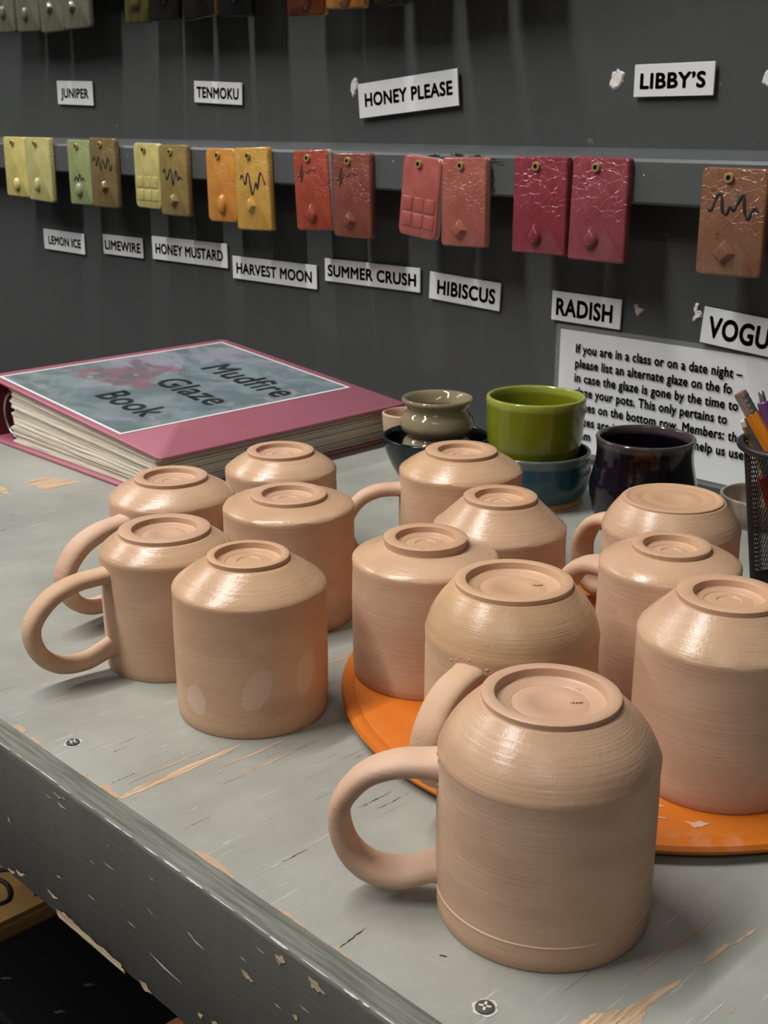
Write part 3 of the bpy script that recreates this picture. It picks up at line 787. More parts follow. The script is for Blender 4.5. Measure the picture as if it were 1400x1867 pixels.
utile('black brown tile between olive tile and tan-edged black tile', -1.1635, 0.3976, 0.0525, -2.2, M_DB, 'oval', 36, gempos=(0, -0.2))
utile('glossy black tile with bare tan edge on the upper rail', -1.1050, 0.3975, 0.0534, 3.8, M_BK, 'oval', 37, gempos=(0.1, -0.2))
utile('near black plain tile, left of the honey brown tile', -1.0410, 0.3962, 0.0540, -2.4, M_BK2, 'drop', 38)
utile('honey brown tile with yellow rim on the upper rail', -0.9315, 0.3905, 0.0545, -1.5, M_A1, 'oval', 39, gempos=(0, -0.3), gemsize=(0.018, 0.024))
utile('amber tile, right of the honey brown tile', -0.8765, 0.3935, 0.0534, -1.2, M_A2, 'oval', 40, gempos=(0, -0.34), gemsize=(0.018, 0.024))
utile('dark mottled tile, right of the amber tile', -0.8145, 0.3927, 0.0488, -1.5, M_K1, 'drop', 41, gempos=(0, -0.36), corner=0.006)
utile('dark mottled tile with only its lower edge in view, right end of upper rail', -0.7525, 0.3948, 0.0470, 4.0, M_K1, 'drop', 42, corner=0.006)
for x, w in ((-0.690, 0.052),):
    utile('dark tile hung just above the picture edge on the upper rail', x, 0.4025, w, 0, M_BK2, 'drop', 43)

# ------------------------------------------------------------------ name labels on the wall


def wall_label(text, label, cx, cz, w, h, ang, tw, cap, dx=0.0, dz=0.0, lift=0.002):
    bm = bmesh.new(); add_box(bm, (-w / 2, -0.0016, -h / 2), (w / 2, 0.0, h / 2), bevel=0.0003, segs=1)
    o = finish(bm, 'name_label', PAPER, loc=(cx, WY - lift + 0.0001, cz)); o.rotation_euler = (0, math.radians(-ang), 0)
    tag(o, label, 'wall label', 'white name labels on the wall')
    bm = bmesh.new(); add_box(bm, (-w / 2 + 0.006, -0.0, -h / 2 + 0.006), (w / 2 - 0.006, lift - 0.0002, h / 2 - 0.006)); finish(bm, 'adhesive_pad', FOAM, o)
    bm, (x0, x1, y0, y1) = text_bm(text, 0.034)
    sx = tw * w / (x1 - x0); sy = cap * h / 0.727
    for v in bm.verts:
        x, y = v.co.x, v.co.y
        v.co = ((x - (x0 + x1) / 2) * sx + dx * w, -0.00185, (y - 0.3635) * sy + dz * h)
    finish(bm, 'lettering', INK, o)


wall_label('JUNIPER', 'shortest upper white label, under the four grey green tiles', -1.4300, 0.3284, 0.0849, 0.0290, -1.7, 0.78, 0.40)
wall_label('TENMOKU', 'slightly curled white label under the upper black tiles', -1.1314, 0.3243, 0.0866, 0.0232, -2.5, 0.88, 0.50)
wall_label('HONEY PLEASE', 'long white label tilted up to the right, on wall below amber tiles', -0.8367, 0.3183, 0.1313, 0.0322, 4.9, 0.88, 0.38, 0.01, 0.02, lift=0.004)
wall_label('LIBBY\u2019S', 'upper white label at right with large bold letters, level and alone', -0.5468, 0.3253, 0.0722, 0.0246, 0.4, 0.82, 0.47, -0.01, 0.0, lift=0.003)
wall_label('LEMON ICE', 'white label under the two pale yellow tiles at far left', -1.4869, 0.1386, 0.1044, 0.0272, -0.5, 0.80, 0.42, 0.02)
wall_label('LIMEWIRE', 'white label under the celery green and olive brown tiles', -1.3427, 0.1424, 0.0906, 0.0250, 0.3, 0.90, 0.48)
wall_label('HONEY MUSTARD', 'white label under the straw yellow and mustard brown tiles', -1.2010, 0.1457, 0.1509, 0.0279, 0.2, 0.90, 0.44)
wall_label('HARVEST MOON', 'white label under the orange and golden ochre tiles', -1.0436, 0.1349, 0.1450, 0.0255, 0.2, 0.90, 0.47)
wall_label('SUMMER CRUSH', 'white label under the bright red and red brown tiles', -0.8882, 0.1452, 0.1391, 0.0237, 0.3, 0.93, 0.50)
wall_label('HIBISCUS', 'white label under the coral pink and salmon tiles', -0.7611, 0.1409, 0.0896, 0.0260, -2.2, 0.82, 0.52, 0.03)
wall_label('RADISH', 'white label under the raspberry tiles, just above the laminated notice', -0.6195, 0.1381, 0.0734, 0.0258, -0.6, 0.82, 0.58, -0.02)
wall_label('VOGUE', 'tilted white label under the speckled brown tile, cut by picture edge', -0.4655, 0.1364, 0.0760, 0.0290, -4.0, 0.84, 0.58, 0.0, lift=0.004)

# ------------------------------------------------------------------ laminated notice
notice = empty('laminated_notice', (-0.54, WY, 0.064)); tag(notice, 'white laminated notice with paragraph of black text, low on wall behind pots', 'notice')
bm = bmesh.new(); add_box(bm, (-0.1066, -0.0012, -0.0542), (0.1066, -0.0006, 0.0542)); finish(bm, 'paper', PAPER, notice)
_t = NT('clear_laminate_film')
LAM = _t.set((0.82, 0.84, 0.85, 1), 0.22, None, alpha=0.09)
bm = bmesh.new(); add_box(bm, (-0.1112, -0.0021, -0.0585), (0.1112, -0.0002, 0.0585), bevel=0.0002, segs=1)
finish(bm, 'laminate_sleeve', LAM, notice)['label'] = 'clear plastic sleeve'
LX, LY = -0.6284 + 0.54, 0.064
size = None
lines = [('If you are in a class or on a date night \u2013', 0, 0.1024, -0.4653), ('please list an alternate glaze on the fo', 0, 0.0892, None), ('in case the glaze is gone by the time to', 0, 0.0764, -0.4665),
         ('glaze your pots. This only pertains to', 0, 0.0639, -0.4751), ('glazes on the bottom row. Members: these', 0, 0.0508, None), ('glazes are in', 0, 0.0376, None), ('help us use', 0.1254, 0.0374, -0.4577), ('them', 0, 0.0248, None)]
bm_all = bmesh.new()
base_sx = None
for s, dx, zc, xe in lines:
    bm, (x0, x1, y0, y1) = text_bm(s, 0.032)
    if xe is not None: sx = (xe - (-0.6284 + dx)) / (x1 - x0)
    if base_sx is None: base_sx = sx
    if xe is None: sx = base_sx
    sy = 0.0112
    for v in bm.verts:
        v.co = ((v.co.x - x0) * sx + LX + dx, -0.0024, (v.co.y - 0.27) * sy + zc - LY)
    me = bpy.data.meshes.new('tmp'); bm.to_mesh(me); bm.free(); bm_all.from_mesh(me); bpy.data.meshes.remove(me)
finish(bm_all, 'lettering', INK, notice)

# ------------------------------------------------------------------ binder
BO = Vector((-0.93, 0.668, 0.0))
binder = empty('ring_binder', BO); tag(binder, 'thick pink ring binder lying on the table with a teal cover sheet', 'binder')
PINK = plain('pink_vinyl', rgb(156, 92, 106), 0.35, var=0.06, scale=60, bump=0.05)
PINK_D = plain('pink_vinyl_lining', rgb(120, 40, 62), 0.4, var=0.06)
_t = NT('worn_page_edges'); _c = _t.coord()
_l = _t.noise(_t.mapping(_c, (0.03, 0.03, 1)), 900, 3, 0.7); _bg = _t.noise(_c, 30, 3)
PAGES = _t.set(_t.mix(_bg, _t.mix(_l, rgb(182, 168, 146), rgb(232, 224, 210)), _t.mix(_l, rgb(204, 190, 170), rgb(234, 228, 216))), 0.75, _t.bump(_l, 0.6, 0.0015))
xs0, xs1, y0b, y1b = -1.070, -0.7865, 0.527, 0.811


def bz(x): return 0.0630 + (x + 1.068) * (0.0365 - 0.0630) / 0.2815


def slab(bm, zt, th, x0, x1, y0, y1, r=0.006, mi=0):
    pts = []
    for cx, cy, a0 in ((x1 - r, y1 - r, 0), (x0 + r, y1 - r, PI / 2), (x0 + r, y0 + r, PI), (x1 - r, y0 + r, 1.5 * PI)):
        for k in range(5):
            a = a0 + PI / 2 * k / 4; pts.append((cx + r * math.cos(a), cy + r * math.sin(a)))
    e = min(0.0007, th * 0.3)
    lay = []
    for dz, sh in ((0, e), (-e, 0), (-th + e, 0), (-th, e)):
        lay.append([bm.verts.new((x - BO.x - math.copysign(sh, x - (x0 + x1) / 2), y - BO.y - math.copysign(sh, y - (y0 + y1) / 2), zt(x) + dz)) for x, y in pts])
    n = len(pts)
    for A, B in zip(lay, lay[1:]):
        for i in range(n): bm.faces.new((A[i], B[i], B[(i + 1) % n], A[(i + 1) % n])).material_index = mi
    bm.faces.new(lay[0]).material_index = mi; bm.faces.new(lay[-1][::-1]).material_index = mi


bm = bmesh.new(); slab(bm, bz, 0.003, xs0, xs1, y0b, y1b); auto(finish(bm, 'front_cover', [PINK], binder), 50)
bm = bmesh.new(); slab(bm, lambda x: 0.003, 0.003, xs0, xs1 - 0.006, y0b - 0.003, y1b); auto(finish(bm, 'back_cover', [PINK], binder), 50)
bm = bmesh.new(); add_box(bm, (xs0 - 0.004 - BO.x, y0b - BO.y, 0.0005), (xs0 - 0.001 - BO.x, y1b - BO.y, 0.0625), bevel=0.001); finish(bm, 'spine', PINK_D, binder)
bm = bmesh.new(); rp = random.Random(8); NL = 26
for k in range(NL):
    f0, f1 = k / NL, (k + 0.95) / NL
    x0 = -1.0335 + 0.004 * math.sin(k * 0.9) + rp.uniform(-0.0015, 0.0015); x1 = -0.7965 + rp.uniform(-0.0022, 0.001) - 0.003 * abs(f0 - 0.5)
    ya = y0b + 0.0035 + rp.uniform(-0.0012, 0.0012); yb = y1b - 0.004 + rp.uniform(-0.001, 0.001)
    zl = lambda x, f: 0.0036 + (bz(x) - 0.0042 - 0.0036) * f
    nx = 10; gr = []
    for i in range(nx + 1):
        x = x0 + (x1 - x0) * i / nx; wv = rp.uniform(-0.0005, 0.0005)
        gr.append([bm.verts.new((x - BO.x, y - BO.y + (wv if y == ya else 0), zl(x, f))) for y, f in ((ya, f0), (ya, f1), (yb, f1), (yb, f0))])
    for A, B in zip(gr, gr[1:]):
        for j in range(4): bm.faces.new((A[j], B[j], B[(j + 1) % 4], A[(j + 1) % 4]))
    bm.faces.new(gr[0]); bm.faces.new(gr[-1])
finish(bm, 'page_block', PAGES, binder)
CHROME = plain('dull_ring_metal', rgb(150, 148, 146), 0.3, 0.9)
for y in (0.535, 0.67, 0.80):
    bm = bmesh.new()
    add_tube(bm, [(-1.036 + 0.021 * math.cos(a) - BO.x, y - BO.y, 0.028 + 0.022 * math.sin(a)) for a in [2 * PI * i / 24 for i in range(24)]], 0.0016, 8)
    finish(bm, 'ring', CHROME, binder, True)
# printed sheet under the clear pocket
_t = NT('printed_marbled_cover_sheet'); _c = _t.coord()
_a = _t.noise(_c, 22, 5, 0.62, 0.6); _b = _t.noise(_t.mapping(_c, (1, 1, 1), (3.1, 1.7, 0)), 14, 4, 0.6, 0.8); _d = _t.noise(_t.mapping(_c, (1, 1, 1), (9, 2, 0)), 60, 4, 0.6)
_x, _y, _z = _t.sep(_c)
_col = _t.mix(_t.ramp(_a, 0.38, 0.62), rgb(94, 110, 114), rgb(120, 134, 136))
_col = _t.mix(_t.math('MULTIPLY', _t.ramp(_b, 0.52, 0.60), 0.8), _col, rgb(142, 138, 152))
_dx = _t.math('ADD', _x, 0.075); _dy = _t.math('ADD', _y, 0.03)
_pk = _t.math('SQRT', _t.math('ADD', _t.math('POWER', _t.math('MULTIPLY', _dx, 1.1), 2.0), _t.math('POWER', _t.math('MULTIPLY', _dy, 0.75), 2.0)))
_pk = _t.math('ADD', _pk, _t.math('MULTIPLY', _t.math('SUBTRACT', _a, 0.5), 0.14))
_col = _t.mix(_t.math('MULTIPLY', _t.ramp(_pk, 0.030, 0.044, 1.0, 0.0), 0.85), _col, _t.mix(_t.ramp(_d, 0.4, 0.6), rgb(140, 90, 104), rgb(98, 94, 100)))
_col = _t.mix(_t.math('MULTIPLY', _t.ramp(_d, 0.66, 0.72), 0.6), _col, rgb(168, 168, 172))
_col = _t.mix(_t.math('MULTIPLY', _t.ramp(_d, 0.36, 0.30), 0.35), _col, rgb(82, 92, 100))
SHEET = _t.set(_col, 0.28, None, spec=0.5)
bm = bmesh.new()
ix0, ix1, iy0, iy1 = -1.060, -0.8535, 0.5335, 0.8005


def quad(bm, x0, x1, y0, y1, dz, mi):
    bm.faces.new([bm.verts.new((x - BO.x, y - BO.y, bz(x) + dz)) for x, y in ((x0, y0), (x1, y0), (x1, y1), (x0, y1))]).material_index = mi


quad(bm, ix0, ix1, iy0, iy1, 0.0003, 1); quad(bm, ix0 + 0.003, ix1 - 0.003, iy0 + 0.003, iy1 - 0.003, 0.0005, 0)
sheet = finish(bm, 'cover_sheet', [SHEET, PAPER], binder)
LETTER = plain('dark_grey_print', rgb(70, 80, 82), 0.4)
for s, xa, xb, yc, hh in (('Mudfire', -0.9838, -0.8648, 0.732, 0.036), ('Glaze', -0.968, -0.878, 0.662, 0.034), ('Book', -0.9588, -0.8815, 0.592, 0.034)):
    bm, (x0, x1, ya, yb) = text_bm(s, 0.02)
    for v in bm.verts:
        x = xa + (v.co.x - x0) / (x1 - x0) * (xb - xa); y = yc + (v.co.y - 0.36) * hh / 0.727
        v.co = (x - BO.x, y - BO.y, bz(x) + 0.0008)
    finish(bm, 'lettering', LETTER, sheet)

# ------------------------------------------------------------------ orange bat
BT = 0.0078; BC = (-0.3216, 0.5086); BR = 0.1574
ORANGE = NT('orange_plastic'); _c = ORANGE.coord()
_sm = ORANGE.noise(_c, 30, 5, 0.6)
_film = ORANGE.ramp(ORANGE.noise(ORANGE.mapping(_c, (1, 1, 1), (4, 8, 0)), 40, 5, 0.65), 0.60, 0.72)
_col = ORANGE.mix(_sm, rgb(196, 104, 24), rgb(204, 112, 32))
ORANGE = ORANGE.set(ORANGE.mix(ORANGE.math('MULTIPLY', _film, 0.28), _col, rgb(206, 160, 136)), 0.38, ORANGE.bump(_sm, 0.1, 0.001))
SMEAR = plain('dried_clay_smear', rgb(204, 158, 140), 0.7, var=0.12, scale=300)
bat = tag(empty('pottery_bat', (BC[0], BC[1], 0.0002)), 'round orange plastic pottery bat under six of the mugs and cups', 'pottery bat')
bm = bmesh.new()
add_lathe(bm, [(0, 0), (0.149, 0), (0.150, 0.0016), (0.1545, 0.0022), (BR - 0.0008, 0.004), (BR, 0.0058), (BR - 0.0012, 0.0076), (BR - 0.003, BT), (BR - 0.0065, BT - 0.0001), (BR - 0.0075, BT - 0.0006), (BR - 0.0085, BT - 0.0001), (BR - 0.02, BT - 0.0001), (0, BT - 0.0001)], 160)
for a, r in ((-0.555, 0.0011), (-0.505, 0.0010), (2.98 + 0.45, 0.0009), (-0.62, 0.0008)):
    c = Vector(((BR - 0.0005) * math.cos(a), (BR - 0.0005) * math.sin(a), 0.0055))
    s = bmesh.ops.create_uvsphere(bm, u_segments=8, v_segments=6, radius=r)
    for v in s['verts']: v.co += c
sm = [[(-0.118, -0.062), (-0.112, -0.052), (-0.106, -0.050), (-0.112, -0.066)], [(-0.126, -0.070), (-0.121, -0.058), (-0.116, -0.078), (-0.112, -0.088), (-0.119, -0.083)],
      [(0.060, -0.112), (0.068, -0.104), (0.082, -0.096), (0.076, -0.106), (0.088, -0.104), (0.070, -0.117)], [(0.094, -0.100), (0.104, -0.092), (0.100, -0.102)], [(0.040, -0.120), (0.050, -0.114), (0.046, -0.122)]]
for k, p in enumerate(sm): add_patch(bm, jag(p, 0.001, 700 + k, 6), lambda x, y: (x, y, BT + 0.0001), 1)
auto(finish(bm, 'disc', [ORANGE, SMEAR], bat), 40)

# ------------------------------------------------------------------ clay mugs and cups, foot up


def handle_bm(path, R, width, thick, seed):
    """strap from two points on the wall: path of (r, z), centre line"""
    rr = random.Random(seed); bm = bmesh.new()
    P = catmull(path, 8); n = len(P); seg = 18; rings = []
    for i, (r, z) in enumerate(P):
        a, b = P[max(i - 1, 0)], P[min(i + 1, n - 1)]
        tx, tz = b[0] - a[0], b[1] - a[1]; L = math.hypot(tx, tz); nx, nz = -tz / L, tx / L
        u = i / (n - 1); fl = max(0, 1 - min(u, 1 - u) / 0.16) ** 2
        w = width * (1 + 0.30 * fl + 0.05 * math.sin(u * 9 + seed)) / 2; t = thick * (1 + 0.75 * fl + 0.06 * math.sin(u * 7 + seed * 2)) / 2
        ring = []
        for k in range(seg):
            q = 2 * PI * k / seg; cy, cn = math.cos(q), math.sin(q)
            e = 0.82
            cy = math.copysign(abs(cy) ** e, cy); cn = math.copysign(abs(cn) ** e, cn)
            ring.append(bm.verts.new((r + nx * cn * t, cy * w, z + nz * cn * t)))
        rings.append(ring)
    for A, B in zip(rings, rings[1:]):
        for k in range(seg): bm.faces.new((A[k], A[(k + 1) % seg], B[(k + 1) % seg], B[k]))
    bm.faces.new(rings[0]); bm.faces.new(rings[-1])
    return bm


H_A = [(0.036, 0.0600), (0.0424, 0.0602), (0.0578, 0.0590), (0.071, 0.0525), (0.0800, 0.0387), (0.0780, 0.0230), (0.069, 0.0128), (0.0557, 0.0105), (0.0439, 0.0145), (0.036, 0.0165)]


def scaled_handle(R, zs, reach=1.0, drop=1.0):
    out = []
    for r, z in H_A:
        out.append((R + (r - 0.0419) * reach, (z - 0.0105) * drop * (zs - 0.006) / 0.064 + 0.0105))
    return out


def mug(name, label, x, y, z0, zt, Rf, R, zs, seed, handle=None, az=0.0, convex=0.25, recess=0.78, rdepth=0.004, wavy=0.0004, body_mat=None, flare=0.0, reach=1.0, drop=1.0,
        hw=0.0165, ht=0.0095, group=None, band=None, lumps=False, mark=None, collar=0.0027):
    h = zt - z0; zs = zs - z0
    t = empty(name, (x, y, z0)); tag(t, label, 'mug' if handle else 'cup', group)
    rr = random.Random(seed); ph = [rr.uniform(0, 6.28) for _ in range(6)]

    def wob(a, r, z):
        k = 0.0035 * math.sin(2 * a + ph[0]) + 0.002 * math.sin(3 * a + ph[1]) + 0.0022 * math.sin(z * 160 + ph[4]) * math.sin(a + ph[5])
        return r * (1 + k), z

    def wob_s(a, r, z):
        r, z2 = wob(a, r, z)
        d = abs(z - zs)
        if d < 0.0013:
            z2 = z + wavy * (math.sin(5 * a + ph[2]) + 0.7 * math.sin(9 * a + ph[3]) + 0.5 * math.sin(14 * a + ph[1]) + 0.4 * math.sin(23 * a))
        return r, z2

    # body: rim on the table, hollow inside
    zi = h - 0.009
    prof = [(0, zi), (Rf * 0.8, zi), (R * 0.9, zs - 0.004), (R * 0.905, zs * 0.5), (R * 0.93, 0.004), (R * 0.945, 0.0012), (R * 0.965, 0.0), (R * 0.985, 0.0012), (R * (0.992 + flare), 0.005)]
    for k in range(1, 15):
        u = k / 15; prof.append((R * (0.992 + flare * (1 - u) + 0.010 * math.sin(PI * u)), 0.005 + (zs - 0.007) * u))
    n_low = len(prof)
    prof += [(R * 1.0, zs - 0.0016), (R * 1.001, zs - 0.0002), (R * 0.993, zs + 0.0006)]
    rt = Rf * 1.035; z1 = h - collar
    for k in range(1, 15):
        u = k / 15
        r = R * 0.985 + (rt - R * 0.985) * u; z = zs + 0.0012 + (z1 - zs - 0.0012) * u
        b = convex * 0.0045 * math.sin(PI * u ** 0.8)
        prof.append((r + b, z + b * 0.7))
    prof += [(rt, z1), (Rf * 0.985, z1 + 0.0001), (Rf * 0.9, z1 + 0.0001)]
    mi = [1 if k >= n_low + 1 else 0 for k in range(len(prof) - 1)]
    bm = bmesh.new(); add_lathe(bm, prof, 112, mi, wob_s)
    if band:
        for bz_ in band:
            add_lathe(bm, [(R * 0.995, bz_ - 0.0005), (R * 1.0045, bz_), (R * 0.995, bz_ + 0.0003)], 112, None, wob)
    auto(finish(bm, 'body', [body_mat or CLAY_BODY, CLAY_TRIM], t), 32)
    zb = min(z1 - 0.0002, h - rdepth - 0.0008)
    rc = Rf * recess
    fp = [(0, zb), (Rf * 0.985, zb), (Rf * 0.975, zb + 0.0006), (Rf * 1.0, h - 0.0013), (Rf * 0.995, h - 0.0004), (Rf * 0.965, h), (rc + 0.0012, h), (rc + 0.0003, h - 0.0003), (rc - 0.0004, h - rdepth * 0.8), (rc - 0.0016, h - rdepth), (rc * 0.72, h - rdepth), (rc * 0.70, h - rdepth - 0.0003),
          (rc * 0.62, h - rdepth - 0.0001), (rc * 0.36, h - rdepth + 0.0001), (rc * 0.33, h - rdepth - 0.0003), (0, h - rdepth)]
    fp[0] = (0, zb)
    bm = bmesh.new(); add_lathe(bm, fp, 96, None, wob); auto(finish(bm, 'foot_ring', CLAY_FOOT, t), 40)
    if handle:
        bm = handle_bm(handle if handle is not True else scaled_handle(R, zs, reach, drop), R, hw, ht, seed)
        hd = finish(bm, 'handle', CLAY_HANDLE, t, True); hd.rotation_euler = (0, 0, az)
    if lumps and handle:
        bm = bmesh.new(); r0 = R + 0.001; zt_ = (H_A[0][1] if handle is not True else scaled_handle(R, zs, reach, drop)[0][1])
        for k in range(16):
            yy = rr.uniform(-0.011, 0.011); zz = zt_ + rr.uniform(-0.009, 0.007); q = rr.uniform(0.0003, 0.0009)
            sp = bmesh.ops.create_icosphere(bm, subdivisions=1, radius=q)
            xr = math.sqrt(max(0, (R * 1.004) ** 2 - yy * yy)) - q * 0.4
            for v in sp['verts']: v.co = Vector((xr + v.co.x * 0.7, yy + v.co.y * rr.uniform(1, 1.8), zz + v.co.z))
        o = finish(bm, 'clay_crumbs', CLAY_HANDLE, t, True); o.rotation_euler = (0, 0, az)
    if mark:
        bm = bmesh.new(); ca, sa = math.cos(0.8), math.sin(0.8)
        pts = [(-0.0024, 0.0004), (-0.0016, -0.0006), (-0.001, 0.0009), (-0.0004, -0.0006), (0.0004, 0.0007), (0.0009, -0.0005), (0.0017, 0.0006), (0.0025, 0.0)]
        add_tube(bm, [(mark[0] + a * ca - b * sa, mark[1] + a * sa + b * ca, h - rdepth + 0.0002) for a, b in catmull(pts, 5)], 0.00022, 5)
        finish(bm, 'maker_mark', PENCILMARK, t, True)
    return t


def az_left(x, y, toward_cam_deg):
    """direction square to the line of sight, turned toward the camera by some degrees"""
    a = math.atan2(y, x)
    return a + math.radians(90) + math.radians(toward_cam_deg)


MG = 'clay mugs with handles'; CG = 'clay cups with no handle in view'
mug('clay_mug', 'largest beige clay mug upside down in front, handle to the left, on bare grey tabletop', -0.2419, 0.3278, 0, 0.0929, 0.0261, 0.0419, 0.0700, 1, H_A, az_left(-0.2419, 0.3278, 2), convex=0.3,
    recess=0.80, wavy=0.00015, band=[0.0115], lumps=True, mark=(0.0075, 0.0060), group=MG, hw=0.0165, ht=0.0092)
mug('clay_mug', 'beige clay mug on orange bat with handle pointing toward the viewer, behind the largest mug', -0.3255, 0.4080, BT, 0.0930, 0.0275, 0.0408, 0.0687, 2, True, az_left(-0.3255, 0.4080, 63), convex=0.35,
    recess=0.80, reach=0.92, lumps=True, mark=(0.0070, 0.0090), group=MG, hw=0.0155, ht=0.0085, wavy=0.0003)
mug('clay_cup', 'beige clay cup with fine scratched rings on left rim of orange bat', -0.4101, 0.4383, BT, 0.0856, 0.0224, 0.0391, 0.0739, 3, convex=0.06, recess=0.70, group=CG, collar=0.0045, wavy=0.0002)
mug('clay_cup', 'beige clay cup with pale oval finger marks, front of the left group', -0.4559, 0.3552, 0, 0.0854, 0.0211, 0.0397, 0.0694, 4, convex=0.08, recess=0.80, group=CG, body_mat=CLAY_MARK, wavy=0.0001)
mug('clay_mug', 'beige clay mug at left front with wide open loop handle close to the tabletop', -0.5370, 0.3600, 0, 0.0787, 0.0257, 0.0370, 0.0670, 5, True, az_left(-0.5370, 0.36, 24), convex=0.06, recess=0.70,
    group=MG, hw=0.0135, ht=0.0090, wavy=0.0001, reach=1.12)
mug('clay_mug', 'beige clay mug below the binder, its handle reaching behind the left front mug', -0.6167, 0.4205, 0, 0.0800, 0.0233, 0.0398, 0.0670, 6, True, az_left(-0.6167, 0.4205, 40), convex=0.15, recess=0.72,
    group=MG, hw=0.0150, ht=0.0100, wavy=0.0002, reach=1.2)
mug('clay_cup', 'beige clay cup with wavy shoulder edge in the middle of the left group', -0.5375, 0.4513, 0, 0.0790, 0.0235, 0.0403, 0.0709, 7, convex=0.15, recess=0.68, group=CG, wavy=0.00035)
mug('clay_cup', 'beige clay cup farthest back in the left group, against the binder', -0.6161, 0.5113, 0, 0.0800, 0.0230, 0.0384, 0.0665, 8, convex=0.12, recess=0.72, group=CG)
mug('clay_mug', 'beige clay mug in front of the dark bowl with thin curved handle at left', -0.5088, 0.5775, 0, 0.0880, 0.0239, 0.0412, 0.0741, 9, True, az_left(-0.5088, 0.5775, 6), convex=0.1, recess=0.64,
    group=MG, hw=0.0140, ht=0.0085, wavy=0.0004, reach=0.92, drop=0.95)
mug('clay_cup', 'straight sloped beige clay cup on orange bat, in front of the blue bowl', -0.4265, 0.5195, BT, 0.0870, 0.0217, 0.0396, 0.0675, 10, convex=0.0, recess=0.68, group=CG, wavy=0.0004)
mug('clay_mug', 'beige clay mug with broad flat foot at far right back, beside the mesh pencil cup', -0.3480, 0.5790, BT, 0.0900, 0.0286, 0.0394, 0.0730, 11, True, az_left(-0.348, 0.579, -38), convex=0.12, recess=0.88, rdepth=0.0008,
    group=MG, collar=0.0015, reach=0.72, wavy=0.0002)
mug('clay_mug', 'beige clay mug with scratched rings, between the flat-footed mug and the right front cup', -0.2955, 0.4935, BT, 0.0965, 0.0194, 0.0350, 0.0862, 12, True, az_left(-0.2955, 0.4935, -30), convex=0.12, recess=0.70,
    group=MG, reach=0.76, wavy=0.0002)
mug('clay_cup', 'beige clay cup at right picture edge on the front of the orange bat', -0.2415, 0.4554, BT, 0.0968, 0.0231, 0.0392, 0.0778, 13, convex=0.06, recess=0.68, group=CG, wavy=0.00035)

# ------------------------------------------------------------------ glazed pots


def pot_glaze(name, c, c2, rough=0.08, scale=40, streak=False, rim=None, rimz=None):
    t = NT(name); co = t.coord(); f = t.noise(t.mapping(co, (1, 1, 0.4 if streak else 1)), scale, 5, 0.6)
    col = t.mix(t.ramp(f, 0.3, 0.7), c, c2)
    if rim is not None:
        z = t.sep(co)[2]; col = t.mix(t.ramp(t.math('ADD', z, t.math('MULTIPLY', f, 0.003)), rimz - 0.002, rimz + 0.001), col, rim)
    h = t.noise(co, 70, 2)
    return t.set(col, rough, t.bump(h, 0.12, 0.002), spec=0.5)


def pot(name, label, cat, loc, prof, mats, mi=None, seg=80, group='glazed pots by the wall', amp=0.004, seed=1, partname='body'):
    t = empty(name, loc); tag(t, label, cat, group)
    ph = random.Random(seed).uniform(0, 6)
    bm = bmesh.new(); add_lathe(bm, prof, seg, mi, lambda a, r, z: (r * (1 + amp * math.sin(2 * a + ph) + amp * 0.6 * math.sin(3 * a)), z))
    auto(finish(bm, partname, mats, t), 60); return t


TEALBLK = pot_glaze('dark_teal_glaze', rgb(14, 34, 42), rgb(8, 20, 26), 0.12)
BLACKIN = plain('black_glaze_inside', rgb(8, 10, 13), 0.15)
TAUPE = pot_glaze('glossy_taupe_glaze', rgb(134, 122, 96), rgb(118, 106, 80), 0.07, 30)
GREEN = pot_glaze('lime_green_glaze', rgb(114, 120, 28), rgb(102, 108, 20), 0.14, 24, True, rgb(140, 146, 60), 0.0735)
BLUE = pot_glaze('mottled_blue_glaze', rgb(30, 60, 74), rgb(50, 72, 77), 0.15, 90, True, rgb(88, 96, 92), 0.0385)
BLUEIN = plain('black_blue_glaze_inside', rgb(14, 20, 26), 0.12)
PURPLE = pot_glaze('purple_black_glaze', rgb(20, 12, 28), rgb(9, 7, 11), 0.10, 40, True, rgb(66, 56, 58), 0.0672)
RAWFOOT = plain('bare_tan_foot_clay', rgb(156, 116, 82), 0.8, var=0.1, scale=120)

# dark bowl
pf = catmull([(0.0, 0.0), (0.022, 0.0), (0.024, 0.002), (0.034, 0.016), (0.0415, 0.032), (0.0446, 0.0440), (0.0440, 0.0462), (0.0418, 0.0450), (0.0385, 0.032), (0.030, 0.016), (0.018, 0.0075), (0.0, 0.0065)], 5)
nb_ = len(pf)
pot('bowl', 'dark teal-black glazed bowl holding the taupe vase', 'bowl', (-0.657, 0.7135, 0), pf, [TEALBLK, BLACKIN], [0 if k < 36 else 1 for k in range(nb_ - 1)])
# taupe double vase standing in it
vf = catmull([(0.0, 0.0), (0.012, 0.0), (0.0175, 0.003), (0.0280, 0.0150), (0.0298, 0.0250), (0.0278, 0.0330), (0.0246, 0.0368), (0.0252, 0.0390), (0.0292, 0.0425), (0.0308, 0.0475), (0.0290, 0.0540), (0.0258, 0.0580), (0.0250, 0.0605), (0.0266, 0.0635), (0.0292, 0.0662), (0.0296, 0.0680),
              (0.0282, 0.0696), (0.0252, 0.0675), (0.0222, 0.0620), (0.0215, 0.0580), (0.0240, 0.0480), (0.0200, 0.0400), (0.0, 0.0390)], 5)
pot('vase', 'glossy taupe gourd shaped vase with flared rim, standing in the dark bowl', 'vase', (-0.6570, 0.7147, 0.0085), vf, [TAUPE], amp=0.006)
